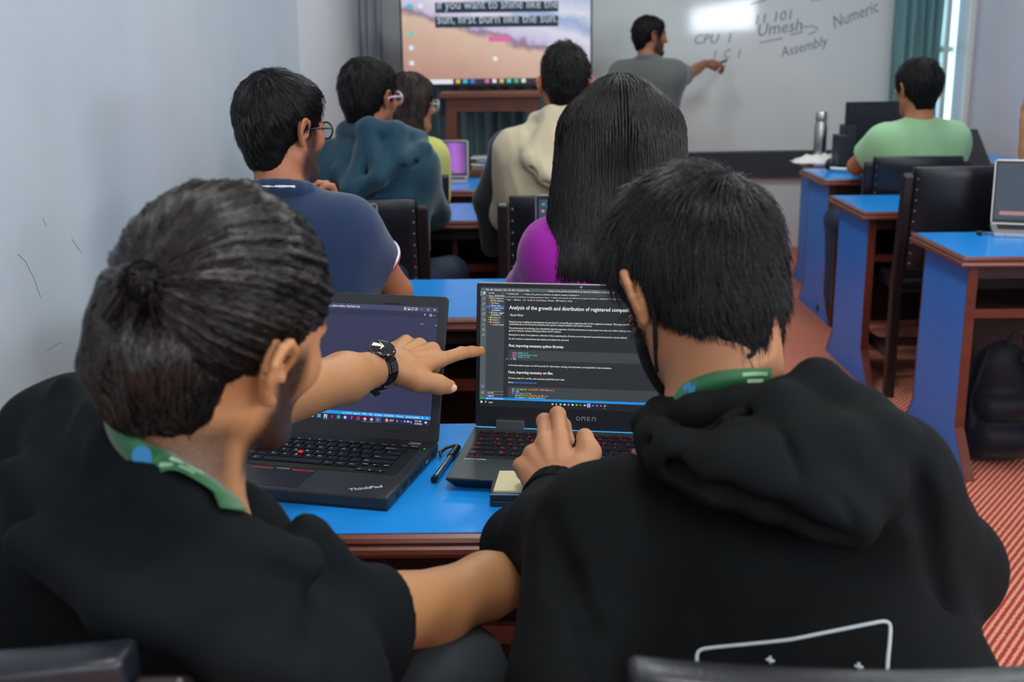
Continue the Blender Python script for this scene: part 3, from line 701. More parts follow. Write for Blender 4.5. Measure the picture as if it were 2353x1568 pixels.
# work in photo-like units: u across the screen, v down from its top, both in millimetres
SX0, SX1, SY0, SY1 = .007, W2 - .007, .0325, H2 - .0085
rect(s, SX0 - .001, SY0 - .001, SX1 + .001, SY1 + .001, .0002, 0)
def R4(u0, v0, u1, v1, z, mi): rect(s, SX0 + u0 / 1000, SY1 - v1 / 1000, SX0 + u1 / 1000, SY1 - v0 / 1000, z, mi)
def TX(t_, u, v, sz, mi, bold=.004, wd=None, sh=0): s.mi = mi; s.text(t_, SX0 + u / 1000, SY1 - v / 1000, sz / 1000, .0010, bold, sh, None if wd is None else wd / 1000)
SWm, SHm = (SX1 - SX0) * 1000, (SY1 - SY0) * 1000
R4(0, 0, SWm, SHm, .0004, 1); R4(0, 0, SWm, 6.0, .0006, 2); R4(0, 6.0, 9.4, 178.2, .0006, 4); R4(9.4, 6.0, 39, 178.2, .0006, 3)
R4(39, 6.0, SWm, 12.2, .0005, 3); R4(69, 6.0, 160, 12.2, .0006, 1)
R4(0, 178.2, SWm, 182, .0007, 6); R4(0, 178.2, 9.4, 182, .0008, 19); R4(0, 182, SWm, SHm, .0007, 7)
u = 8.3
for w_, k_ in (('File', 4.6), ('Edit', 4.6), ('Selection', 12), ('View', 6), ('Go', 3.6), ('Run', 5), ('Terminal', 11.4), ('Help', 6)):
    TX(w_, u, 4.5, 3.6, 8, .006, k_); u += k_ + 2.4
TX('X', 2, 4.6, 4, 10, .03)
TX('Analysis_of_the_growth_and_distribution_of_registered_companies_in_Nepal.ipynb - data_analysis_projects - Visual Studio Code', 110, 4.6, 3.4, 8, .004, 155)
R4(9.4, 29.7, 39, 33.9, .0007, 9); R4(9.4, 29.7, 39, 30, .0008, 20)
TX('EXPLORER', 13, 9.8, 2.8, 8, .004, 9); TX('...', 34, 9.2, 4, 8)
TX('v', 10, 14.2, 3, 8); TX('DATA_A...', 13, 14.6, 3.2, 8, .02, 8.8)
for i in range(4): R4(23 + i * 4.2, 11.8, 25.6 + i * 4.2, 14.6, .0008, 8); R4(23.5 + i * 4.2, 12.3, 25.1 + i * 4.2, 14.1, .0009, 3)
tree = [('v', 0, 'Data_Analysis_Pro...', 15), ('v', 1.6, 'Data_analysis_a...', 15), ('>', 3, 'Charts', 15), ('>', 3, 'csv_files', 15), ('', 3, 'Analysis_of_the...', 18), ('', 3, 'README.md', 21), ('>', 1.6, 'Sohari_analysis', 15), ('', 1.6, 'README.md', 21), ('>', 0, 'projects_ds', 15), ('>', 0, 'research_1', 15), ('v', 0, 'workshop_ds', 15), ('', 1.6, 'workshop1.ipynb', 16)]
for i, (a, ind, nm, c) in enumerate(tree):
    v = 18.2 + i * 3.86
    if a: TX(a, 12.4 + ind, v - .3, 3.0, 8)
    R4(15.2 + ind, v - 2.4, 17.8 + ind, v - .1, .0008, c)
    TX(nm, 19.0 + ind, v, 3.3, 8, .008, min(1.18 * len(nm), 39 - 19.4 - ind))
R4(14, 23.4, 14.2, 40, .0008, 21)
TX('\u261d' if False else 'o', 32.5, 43.5, 4, 8, .05)
R4(9.4, 168.5, 39, 168.8, .0008, 21); R4(9.4, 173.5, 39, 173.8, .0008, 21); TX('> OUTLINE', 11.5, 172.2, 3.2, 8, .004, 11.5); TX('> TIMELINE', 11.5, 177.2, 3.2, 8, .004, 12)
def ring(u, v, r, mi=21):
    T0 = s.T; s.T = T0 @ Matrix.Translation((SX0 + u / 1000, SY1 - v / 1000, .0009)); s.mi = mi; s.lathe([(r / 1000, 0), ((r - .45) / 1000, 0)], 16); s.T = T0
def seg_(u0, v0, u1, v1, w_=.35, mi=21):
    d = Vector((u1 - u0, v1 - v0)); q = Vector((-d.y, d.x)).normalized() * w_ / 2
    s.mi = mi; s.add([((SX0 + a / 1000), (SY1 - b_ / 1000), .0009) for a, b_ in ((u0 + q.x, v0 + q.y), (u1 + q.x, v1 + q.y), (u1 - q.x, v1 - q.y), (u0 - q.x, v0 - q.y))], [(3, 2, 1, 0)])
for i in range(9):
    v = 9.4 + i * 8.4; c = 5.0
    if i == 0: R4(2.6, v - 1.8, 5.8, v + 2.2, .0008, 8); R4(3.1, v - 1.3, 5.3, v + 1.7, .0009, 4); R4(4.4, v - 2.6, 7.4, v + .9, .0007, 8); R4(0, v - 4.2, .5, v + 4.2, .0008, 8)
    elif i == 1: ring(5.6, v - .6, 1.8); seg_(4.4, v + .7, 2.6, v + 2.4, .5)
    elif i == 2: ring(3.6, v - 2, 1.0); ring(3.6, v + 2, 1.0); ring(6.4, v - .8, 1.0); seg_(3.6, v - 1, 3.6, v + 1); seg_(6.4, v, 3.9, v + 1.4)
    elif i == 3: seg_(3.6, v - 2.4, 7.2, v); seg_(7.2, v, 4.4, v + 2); seg_(3.6, v - 2.4, 3.6, v - .2); ring(3.4, v + 1.4, 1.2)
    elif i == 4:
        for a, b_ in ((2.6, .2), (2.6, 2.4), (4.9, 2.4)): R4(a, v + b_ - 2, a + 1.9, v + b_ - .1, .0008, 21); R4(a + .35, v + b_ - 1.65, a + 1.55, v + b_ - .45, .0009, 4)
        R4(5.4, v - 2.8, 7.3, v - .9, .0008, 21)
    elif i == 5: R4(2.6, v - 2, 7.2, v + 1.6, .0008, 21); R4(3, v - 1.6, 6.8, v + 1.2, .0009, 4); ring(6.6, v + 1.2, 1.2, 8)
    elif i == 6: seg_(5, v - 2.2, 2.8, v + 2); seg_(5, v - 2.2, 7.2, v + 2); seg_(2.8, v + 2, 7.2, v + 2); seg_(4, v - 2.2, 6, v - 2.2)
    elif i == 7: ring(5, v, 2.2); ring(5, v, 1.0)
    else: ring(4.2, v + .8, 1.6); ring(5.8, v - .8, 1.6)
ring(5, 160.5, 2.2); ring(6.2, 162, 1.0, 6); ring(6.2, 162, .7, 6); ring(5, 171, 2.2); ring(5, 171, .9)
seg_(3, 180, 3.7, 181, .4, 8); seg_(3.7, 181, 5, 179, .4, 8); TX('@ 0 A 0', 11.5, 181.2, 2.9, 8, .006, 9); TX('0 Jupyter Server', 22.5, 181.2, 2.9, 8, .006, 17)
TX('workshop1.ipynb', 44.6, 10.3, 3.4, 8, .002, 17); R4(41.4, 8, 43.2, 10.2, .0008, 16)
TX('Analysis_of_the_growth_and_distribution_of_registered_companies_in_Nepal.ipynb', 72.6, 10.5, 3.6, 8, .01, 84); R4(69.6, 8.2, 71.4, 10.4, .0008, 16); TX('x', 158, 10.3, 3.6, 8, .02)
TX('is_on_the_growth_and_distribution_of_registered_companies_in_Nepal >', 39.5, 15.2, 3.3, 8, .0, 72.5); R4(113.5, 13, 115.2, 15.1, .0008, 16)
TX('Analysis_of_the_growth_and_distribution_of_registered_companies_in_Nepal.ipynb > M Analysis of the growth and distribution', 116.6, 15.2, 3.3, 8, .0, 135)
for u, t_, w_ in ((41, '+ Code', 8), (52.8, '+ Markdown', 13), (69, '|', None), (76.5, 'Run All', 7.6), (90, 'Clear All Outputs', 17), (112.5, 'Restart', 7), (122, '|', None), (127.5, 'Variables', 9), (141.5, 'Outline', 7.3), (153, '...', None)):
    TX(t_, u, 20.0, 3.4, 8, .006, w_)
seg_(71.5, 17.6, 71.5, 20, .35, 8); seg_(71.5, 17.6, 73.8, 18.8, .35, 8); seg_(73.8, 18.8, 71.5, 20, .35, 8)
for a in (87, 138.5): R4(a - 1, 17.8, a + 1.4, 18.1, .0008, 8); R4(a - 1, 18.8, a + 1.4, 19.1, .0008, 8); R4(a - 1, 19.8, a + 1.4, 20.1, .0008, 8)
ring(110.4, 18.9, 1.3, 8); R4(123.6, 17.6, 126.4, 20, .0008, 8); R4(124, 18.4, 126, 19.6, .0009, 1)
TX('Analysis of the growth and distribution of registered companies in Nepal', 46.8, 34.2, 8.6, 8, .016, 226)
TX('-Piyush Rimal', 46.8, 45, 5.2, 8, .004, 23, .3)
TX('Nepal has been enabling the development of new firms for around 86 years, beginning with the first registered company, "Biratnagar Jute Mills". As a', 46.8, 55.6, 4.0, 8, .008, 205)
TX('considerable part in the economic prosperity, their growth is always beneficial to the nation\'s economy.', 46.8, 59.4, 4.0, 8, .008, 134)
TX('The advancement of technology has undoubtedly aided the expansion of various businesses in recent years more than ever before. Startups have', 46.8, 65.8, 4.0, 8, .008, 196)
TX('goods to computer startups developing software and IT solutions.', 46.8, 69.8, 4.0, 8, .008, 85)
TX('Bearing this in mind, I have gathered a collection of data comprising lists of various sorts of registered corporations/companies in various districts', 46.8, 76.6, 4.0, 8, .008, 190)
TX('So, let\'s conduct a comprehensive data analysis and evaluate the outcomes.', 46.8, 83, 4.0, 8, .008, 98)
TX('First, importing necessary python libraries:', 46.8, 94.8, 6.0, 8, .022, 89)
R4(46.5, 100, SWm - 6, 116.8, .0006, 5)
def code(u, v, parts, sz=3.5):
    for t_, c, w_ in parts: TX(t_, u, v, sz, c, .014, w_); u += w_ + 1.5
code(53, 105.4, [('import', 11, 7.6), ('pandas', 12, 8), ('as', 11, 2.4), ('pd', 12, 2.6)])
code(53, 108.8, [('import', 11, 7.6), ('matplotlib.pyplot', 12, 22), ('as', 11, 2.4), ('plt', 12, 3.8)])
code(53, 112.2, [('import', 11, 7.6), ('seaborn', 12, 9.4), ('as', 11, 2.4), ('sns', 12, 3.8)])
seg_(50, 114.6, 50.8, 115.6, .5, 17); seg_(50.8, 115.6, 52.6, 113.4, .5, 17); TX('8.8s', 54.4, 115.6, 3.4, 8, .01, 4.4); TX('[1]', 42.6, 115.4, 2.8, 21)
TX('In this data analysis project, we will use pandas for data analysis, cleaning, and exploration, and matplotlib for data visualization.', 46.8, 126, 4.0, 8, .008, 167)
TX('Next, importing necessary csv files.', 46.8, 138, 6.0, 8, .022, 73)
TX('We have a total of 11 csv files, each consisting needed fiscal year\'s data.', 46.8, 147, 4.0, 8, .008, 92)
TX('Source:', 46.8, 153.8, 4.0, 8, .008, 9); TX('https://opendatanepal.com/', 56.8, 153.8, 4.0, 10, .008, 37)
R4(46.5, 159.2, SWm - 6, 178.2, .0006, 5)
code(53, 164.6, [('dfs', 20, 3.8), ('=', 8, 1.6), ('pd', 12, 2.6), ('.read_csv(', 13, 11.5), ("'./csv_files/FY_2062-2063.csv'", 14, 41), (')', 13, 1)])
code(53, 168.0, [('dfs', 20, 3.8), ('=', 8, 1.6), ('[]', 13, 2.8)])
code(53, 171.3, [('for', 11, 3.8), ('i', 20, 1), ('in', 11, 2.6), ('range(', 12, 7), ('63, 75', 17, 7.6), ('):', 8, 2.2)])
code(58.6, 174.5, [('filename', 20, 10.5), ('=', 8, 1.6), ("f'./csv_files/FY_20", 14, 26), ('{i}', 13, 3.6), (".csv'", 14, 6)])
code(58.6, 177.8, [('dfs', 20, 3.8), ('.append(', 13, 10), ('pd', 12, 2.6), ('.read_csv(', 13, 12), ('filename', 20, 10.5), ('))', 13, 2)])
R4(1.8, 184.6, 3.3, 186.1, .0009, 8); R4(3.5, 184.6, 5, 186.1, .0009, 8); R4(1.8, 186.3, 3.3, 187.8, .0009, 8); R4(3.5, 186.3, 5, 187.8, .0009, 8)
ring(10.6, 185.6, 1.3, 8); seg_(9.8, 186.6, 8.8, 187.8, .4, 8); TX('Links', 15.5, 187.6, 3.6, 8, .01, 6)
for i, c in enumerate((15, 8, 20, 8, 21, 8, 17, 16, 20, 10, 18, 10, 16, 12)):
    u0 = 118.5 + 6.5 * i
    if i == 9: R4(u0 - 1.4, 183, u0 + 4.2, 189, .0008, 21)
    if i in (4, 7, 12, 13):
        T0 = s.T; s.T = T0 @ Matrix.Translation((SX0 + (u0 + 1.4) / 1000, SY1 - .1858, .001)); s.mi = c; s.lathe([(.0016, 0), (.0001, .0001)], 12)
        if i in (4, 13): s.mi = 16; s.lathe([(.0008, .0002), (.0001, .0003)], 8)
        s.T = T0
    elif i in (1, 10): TX('5' if i == 1 else 'M', u0, 187.4, 4.4, c, .03)
    else: R4(u0, 184.6, u0 + 3, 187.2, .0010, c)
R4(118.5 + 6.5 * 13 - .8, 189.4, 118.5 + 6.5 * 13 + 3.6, 189.8, .0009, 17)
TX('^  ENG  8:19 AM', 300, 187.4, 3.4, 8)
s.build('display', S2, lid)
p = MB(); p.T = TL2 @ Matrix.Translation((.166, 0, .0155)) @ Matrix.Rotation(pi / 2, 4, 'X')
# spaced geometric capitals below the screen
T0 = p.T
p.T = T0 @ Matrix.Translation((.0026, .0032, .0008)); p.lathe([(.0031, 0), (.0024, 0)], 20); p.T = T0
def bar(x0, y0, x1, y1): p.add([(x0, y0, .0008), (x1, y0, .0008), (x1, y1, .0008), (x0, y1, .0008)], [(0, 1, 2, 3)])
for x in (.0082, .0134): bar(x, 0, x + .0007, .0062)
bar(.0082, .0055, .0141, .0062); bar(.0108, .003, .0115, .0058)
bar(.0172, 0, .0178, .0062)
for y in (0, .0028, .0056): bar(.0172, y, .0220, y + .0006)
for x in (.0252, .0302): bar(x, 0, x + .0007, .0062)
bar(.0252, .0055, .0309, .0062)
p.build('lettering', mat('silver_print', (170, 172, 176), rough=.5), lid)
p = MB(); p.T = TL2 @ Matrix.Translation((W2 / 2 - .01, 0, H2 - .005)) @ Matrix.Rotation(pi / 2, 4, 'X'); p.lathe([(.0022, 0), (.0018, .0006), (.0001, .0005)], 12); p.build('webcam', M_GREYP, lid)

# ================================================================ small things on the desks
# pen: clear barrel, dark refill and cap with clip
a, b_ = flat(1050, 1030, DT + .008), flat(997, 1103, DT + .008)
pn = empty('pen', a, 0, 'clear ballpoint pen with black cap lying between the two near laptops', 'pen')
a = Vector(a); b_ = Vector(b_); dv = b_ - a
M_CLEAR = mat('clear_plastic', (120, 140, 170), rough=.1, coat=.5); M_CLEAR.node_tree.nodes['Principled BSDF'].inputs['Transmission Weight'].default_value = .7
def seg(u0, u1, r, nm, m, n=8):
    return MB().tube([dv * u0, dv * (u0 * .5 + u1 * .5), dv * u1], r, n).build(nm, m, pn)
seg(.30, .94, .0052, 'barrel', M_CLEAR, 6); seg(.28, .92, .0018, 'refill', M_BLACK); seg(-.02, .30, .0066, 'cap', M_BLACK, 12); seg(.94, 1.0, .0058, 'end_plug', M_BLACK, 10)
sd = Vector((-dv.y, dv.x, 0)).normalized()
MB().tube([dv * 0 + sd * 0, dv * -.05 - sd * .006 + Vector((0, 0, .002)), dv * .02 - sd * .020, dv * .16 - sd * .024, dv * .30 - sd * .018], [.003, .003, .0032, .003, .0016], 8).build('clip', M_BLACK, pn)
# stacked wallet-like case with a beige pad on it
cs = empty('note_case', flat(1125, 1166, DT), radians(-3), 'black stacked case with a beige note pad in front of the right laptop', 'case')
p = MB(); p.rrect(0, 0, .150, .095, .006, .0005, .010); p.build('lower_block', M_TP, cs, bevel=.002)
p = MB(); p.rrect(0, 0, .150, .095, .006, .0125, .023); p.build('upper_block', M_TP, cs, bevel=.002)
p = MB(); p.rrect(.002, .002, .148, .093, .004, .009, .014); p.build('middle_layer', M_OMB, cs)
p = MB(); p.prism([(.006, .004), (.074, .004), (.082, .030), (.086, .066), (.078, .082), (.060, .092), (.010, .092)], .023, .0262); p.build('note_pad', mat('beige_paper', (206, 198, 158), rough=.75), cs)
p = MB(); p.box((.001, -.0006, .0205), (.149, .0008, .0228)); p.build('silver_edge', M_SILV, cs)
# watch-less small laptops further off
def small_laptop(px, py_, th, wid, label, mshell, mscr, lean=.30, dep=.66, hgt=.66, scr_extra=None):
    o = flat(px, py_, DT)
    t = empty('laptop', (o[0], o[1], DT + .0005), th, label, 'laptop')
    W, D, H = wid, wid * dep, wid * hgt
    p = MB(); p.rrect(0, 0, W, D, .008, 0, .014); bs = p.build('base', mshell, t, bevel=.002)
    MB().box((.02, D * .42, .014), (W - .02, D - .02, .0146)).build('keyboard', M_KEY, bs)
    MB().box((W * .34, .012, .014), (W * .66, D * .36, .0144)).build('touchpad', M_SPACE, bs)
    T = lid_T(D - .003, .012, lean)
    p = MB(); p.T = T; p.rrect(0, 0, W, H, .012, 0, .006, 'y'); ld = p.build('lid', mshell, t, bevel=.0015)
    p = MB(); p.T = T @ Matrix.Rotation(pi / 2, 4, 'X'); rect(p, .005, .006, W - .005, H - .005, .0004, 0); rect(p, .012, .020, W - .012, H - .014, .0008, 1)
    if scr_extra: scr_extra(p, W, H)
    p.build('display', [M_OMS] + mscr, ld)
    return t
def purple_extra(p, W, H):
    for k in range(7): rect(p, W * .2 + k * .026, .022, W * .2 + k * .026 + .018, .034, .001, 2)
g1 = bpy.data.materials.new('purple_wallpaper'); g1.use_nodes = True; N = g1.node_tree.nodes; L = g1.node_tree.links; N.clear()
tc = N.new('ShaderNodeTexCoord'); wv = N.new('ShaderNodeTexWave'); wv.inputs['Scale'].default_value = 2.0; wv.inputs['Distortion'].default_value = 3; L.new(tc.outputs['Object'], wv.inputs[0])
cr = N.new('ShaderNodeValToRGB'); L.new(wv.outputs['Fac'], cr.inputs[0]); cr.color_ramp.elements[0].color = srgb(92, 66, 120); cr.color_ramp.elements[1].color = srgb(170, 110, 200)
e = N.new('ShaderNodeEmission'); L.new(cr.outputs[0], e.inputs[0]); o_ = N.new('ShaderNodeOutputMaterial'); L.new(e.outputs[0], o_.inputs[0])
small_laptop(937, 424, 0, .31, 'silver laptop with a purple wallpaper on the fourth left-hand desk', M_SILV, [g1, glow('dock_grey', (120, 110, 130), 1)], .22, .66, .64, purple_extra)
def code_extra(p, W, H):
    rect(p, .020, H - .032, .030, H - .024, .001, 4); rect(p, .020, H - .052, .028, H - .044, .001, 2)
    for k in range(10):
        rect(p, .040, H - .030 - k * .0085, .040 + .02 + .03 * ((k * 37) % 5) / 5, H - .026 - k * .0085, .001, 2 if k > 2 else 3)
small_laptop(1222, 705, radians(-3), .36, 'grey-rimmed laptop showing pink code in front of the long-haired person', M_SPACE, [glow('editor_slate', (62, 72, 86), 1), glow('code_pink2', (200, 120, 160), 1), glow('code_grey', (120, 128, 140), 1), glow('code_blue2', (60, 140, 200), 1)], .12, .66, .74, code_extra)
def grey_extra(p, W, H): rect(p, .030, .036, W - .03, .050, .001, 2)
small_laptop(2282, 545, radians(-19), .375, 'silver laptop with a grey screen on the nearest right-hand desk', M_SILV, [glow('screen_slate', (72, 82, 96), 1), glow('screen_pink_bar', (176, 128, 132), 1)], .20, .66, .66, grey_extra)
o1 = flat(700, 705, DT)
small_laptop(575, 712, radians(4), .35, 'laptop with pale rim in front of the person in the navy polo', M_SPACE, [glow('screen_teal', (70, 100, 104), 1), glow('code_pink3', (160, 160, 160), 1)], .16, .66, .70)
# pen on the right desk
q0 = Vector(flat(2245, 535, DT + .008)); q1 = Vector(flat(2312, 541, DT + .008))
pn2 = empty('pen', q0, 0, 'clear pen with black cap beside the silver laptop, nearest right-hand desk', 'pen'); dv = q1 - q0
MB().tube([dv * .15, dv], .0045, 6).build('barrel', M_CLEAR, pn2); MB().tube([dv * 0, dv * .18], .008, 10).build('cap', M_BLACK, pn2); MB().tube([dv * .15, dv * .98], .0018, 6).build('refill', M_OMB, pn2)
# flask
fl = empty('steel_flask', (*flat(1882, 372, DT)[:2], DT + .0005), 0, 'tall silver steel flask on the desk closest to the whiteboard', 'flask')
p = MB(); p.lathe([(.0001, 0), (.036, 0), (.038, .006), (.038, .215), (.030, .238), (.030, .245)], 24); p.build('body', M_STEEL, fl)
p = MB(); p.lathe([(.033, .240), (.034, .250), (.034, .285), (.030, .294), (.0001, .296)], 24); p.build('lid', M_STEEL, fl)
# white cloth, cable loop and headphones on the far right desk
p = MB(); r_ = random.Random(4); n = 14; vs = []
c0 = Vector(flat(1885, 374, DT))
for j in range(n):
    for i in range(n):
        u, v = i / (n - 1) - .5, j / (n - 1) - .5
        e_ = max(0, 1 - (abs(u) * 2) ** 4) * max(0, 1 - (abs(v) * 2) ** 4)
        vs.append((u * .30 + .02 * sin(v * 9), v * .16 + .015 * sin(u * 11), .004 + e_ * (.030 + .018 * sin(u * 17 + 2 * v) * cos(v * 13) + .01 * r_.random())))
n0 = len(vs); vs += [(x, y, .001) for x, y, z in vs]
fs = [(j * n + i, j * n + i + 1, j * n + n + i + 1, j * n + n + i) for j in range(n - 1) for i in range(n - 1)]
fs += [tuple(k + n0 for k in f[::-1]) for f in fs]
p.add(vs, fs, True); o = p.build('cloth', M_WHITE); o.location = c0; tag(o, 'crumpled white cloth beside the steel flask', 'cloth')
hp = empty('headphones', flat(1935, 392, DT), radians(10), 'black headphones with a white band on the desk closest to the whiteboard', 'headphones')
arc = [(.075 * cos(a), .0 + .055 * sin(a) * .5, .012 + .030 * sin(a)) for a in [pi * k / 12 for k in range(13)]]
MB().tube([(x, y - .04, .020) for x, y, z in [(.085 * cos(a), .075 * sin(a), 0) for a in [pi + pi * k / 12 for k in range(13)]]], .008, 8).build('band', M_WHITE, hp)
for s_ in (-1, 1):
    p = MB(); p.T = Matrix.Translation((s_ * .075, .0, .036)) @ Matrix.Rotation(s_ * radians(70), 4, 'Y'); p.lathe([(.0001, -.018), (.030, -.016), (.036, 0), (.030, .016), (.0001, .018)], 16); p.build('ear_cup', M_BLACK, hp)
MB().tube([(-.01, .03, .004), (.03, .055, .006), (.07, .05, .004), (.10, .02, .004)], .004, 6).build('cable', M_BLACK, hp)
# dark monitor and box units
mn = empty('monitor', tuple(at(2035, 365, 6.80))[:2] + (DT,), radians(3), 'dark monitor seen from behind the person in mint green', 'monitor')
p = MB(); p.rrect(-.25, .05, .25, .355, .008, 0, .028, 'y'); p.build('housing', M_BLACK, mn, bevel=.004); MB().box((-.235, -.001, .07), (.235, .002, .34)).build('screen', mat('screen_off', (34, 38, 44), rough=.25), mn)
MB().box((-.03, .028, .012), (.03, .045, .20)).build('neck', M_BLACK, mn); MB().box((-.11, -.06, .0005), (.11, .09, .012), .01, .01).build('foot', M_BLACK, mn)
for px, py_, h_, lb in ((1938, 372, .22, 'taller black box standing left of the dark monitor'), (1918, 374, .17, 'shorter black box beside the steel flask')):
    c = flat(px, py_, DT)
    if px == 1918: c[1] -= .05
    o = MB().box((-.028, -.08, 0), (.028, .08, h_)).build('speaker_box', mat('charcoal_box', (40, 46, 52), rough=.6), None, bevel=.004); o.location = (c[0], c[1] - .05, c[2] + .0005); tag(o, lb, 'box')
# black laptop at the right of the mint-shirted person, seen from its side
o = flat(2250, 376, DT)
lp = empty('laptop', (2.24, 6.07, DT + .0005), radians(0), 'dark laptop to the right of the person in mint green', 'laptop')
p = MB(); p.rrect(0, 0, .34, .23, .006, 0, .018); p.build('base', M_BLACK, lp, bevel=.002)
p = MB(); p.T = Matrix.Translation((0, .226, .016)) @ Matrix.Rotation(-.22, 4, 'X'); p.prism([(0, 0), (.34, 0), (.255, .215), (0, .215)], 0, .007, 'y'); p.build('lid', mat('dark_plum_lid', (52, 44, 54), rough=.5), lp)
# backpack under the nearest right desk is built with the soft shapes below
# ================================================================ soft shapes: blended distance fields turned into meshes
def V(*a): return np.array(a, float)
def nrm(v): v = np.asarray(v, float); return v / (np.linalg.norm(v) + 1e-12)
def rotm(yaw=0, pitch=0, roll=0):
    """head/hand frame: columns right, forward, up. yaw left+, pitch down+, roll right-ear-down+ (degrees)"""
    y, p, r = radians(yaw), radians(-pitch), radians(roll)
    Ry = np.array([[cos(r), 0, sin(r)], [0, 1, 0], [-sin(r), 0, cos(r)]])
    return _rz(y) @ _rx(p) @ Ry

class Shape:
    def __init__(s, h): s.h = h; s.ops = []
    def cone(s, a, b, ra, rb, k=.02, op='u', sq=None):
        """tapered capsule; sq=(axis, factor) squashes its section along an axis"""
        a = np.asarray(a, float); b = np.asarray(b, float); r = max(ra, rb)
        s.ops.append(('c', a, b, ra, rb, k, op, None if sq is None else (nrm(sq[0]), sq[1]), np.minimum(a, b) - r, np.maximum(a, b) + r)); return s
    def chain(s, pts, rs, k=.02, op='u', sq=None):
        rs = rs if hasattr(rs, '__len__') else [rs] * len(pts)
        for i in range(len(pts) - 1): s.cone(pts[i], pts[i + 1], rs[i], rs[i + 1], k, op, sq)
        return s
    def ball(s, c, r, k=.02, op='u', R=None):
        c = np.asarray(c, float); r = np.array([r] * 3 if np.isscalar(r) else r, float)
        e = np.abs(R) @ r if R is not None else r
        s.ops.append(('e', c, r, R, k, op, c - e, c + e)); return s
    def cut(s, p, n, k=.004, c=None, r=None):
        """remove what lies on the side the normal points to (within a box of half-size r about c, if given)"""
        s.ops.append(('p', np.asarray(p, float), nrm(n), k, None if c is None else np.asarray(c, float), r)); return s
    def mesh(s, smooth=1):
        h = s.h
        add = [o for o in s.ops if o[0] != 'p' and o[6 if o[0] == 'c' else 5] == 'u']
        lo = np.min([o[-2] for o in add], 0) - 4 * h - .01; hi = np.max([o[-1] for o in add], 0) + 4 * h + .01
        n = np.ceil((hi - lo) / h).astype(int) + 1
        ax = [(lo[i] + h * np.arange(n[i])).astype(np.float32) for i in range(3)]
        F = np.full(n, 1.0, np.float32)
        for o in s.ops:
            if o[0] == 'p':
                _, p, nn, k, c, r = o
                if c is None: sl = (slice(None),) * 3
                else: sl = tuple(slice(int(np.clip((c[i] - r - lo[i]) / h, 0, n[i])), int(np.clip((c[i] + r - lo[i]) / h, 0, n[i]))) for i in range(3))
                d = ((ax[0][sl[0]] - p[0]) * nn[0])[:, None, None] + ((ax[1][sl[1]] - p[1]) * nn[1])[None, :, None] + ((ax[2][sl[2]] - p[2]) * nn[2])[None, None, :]
                f = F[sl]; hh = np.clip(.5 + .5 * (f - d) / k, 0, 1); F[sl] = d + (f - d) * hh + k * hh * (1 - hh)
                continue
            k = o[5] if o[0] == 'c' else o[4]; op = o[6] if o[0] == 'c' else o[5]
            m_ = k + 3 * h
            i0 = np.clip(np.floor((o[-2] - m_ - lo) / h).astype(int), 0, n - 1); i1 = np.clip(np.ceil((o[-1] + m_ - lo) / h).astype(int) + 1, 1, n)
            sl = tuple(slice(a, b) for a, b in zip(i0, i1))
            if any(b <= a for a, b in zip(i0, i1)): continue
            X = ax[0][sl[0]][:, None, None]; Y = ax[1][sl[1]][None, :, None]; Z = ax[2][sl[2]][None, None, :]
            if o[0] == 'c':
                _, a, b, ra, rb, _, _, sq = o[:8]
                px, py, pz = X - a[0], Y - a[1], Z - a[2]
                ba = b - a
                if sq is not None:
                    q, f = sq; g = (px * q[0] + py * q[1] + pz * q[2]) * (1 / f - 1)
                    px = px + g * q[0]; py = py + g * q[1]; pz = pz + g * q[2]
                    ba = ba + q * np.dot(ba, q) * (1 / f - 1)
                t = np.clip((px * ba[0] + py * ba[1] + pz * ba[2]) / (ba @ ba + 1e-12), 0, 1)
                d = np.sqrt((px - t * ba[0]) ** 2 + (py - t * ba[1]) ** 2 + (pz - t * ba[2]) ** 2) - (ra + (rb - ra) * t)
                if sq is not None: d = d * (f if f < 1 else 1)
            else:
                _, c, r, R = o[:4]
                px, py, pz = X - c[0], Y - c[1], Z - c[2]
                if R is not None: px, py, pz = (px * R[0, i] + py * R[1, i] + pz * R[2, i] for i in range(3))
                k0 = np.sqrt((px / r[0]) ** 2 + (py / r[1]) ** 2 + (pz / r[2]) ** 2); k1 = np.sqrt((px / r[0] ** 2) ** 2 + (py / r[1] ** 2) ** 2 + (pz / r[2] ** 2) ** 2) + 1e-6
                d = k0 * (k0 - 1) / k1
            f = F[sl]
            if op == 'u':
                hh = np.clip(.5 + .5 * (f - d) / k, 0, 1); F[sl] = f + (d - f) * hh - k * hh * (1 - hh)
            else:
                d = -d; hh = np.clip(.5 + .5 * (d - f) / k, 0, 1); F[sl] = f + (d - f) * hh + k * hh * (1 - hh)
        F[0], F[-1], F[:, 0], F[:, -1], F[:, :, 0], F[:, :, -1] = (1,) * 6
        return nets(F, lo, h, smooth)

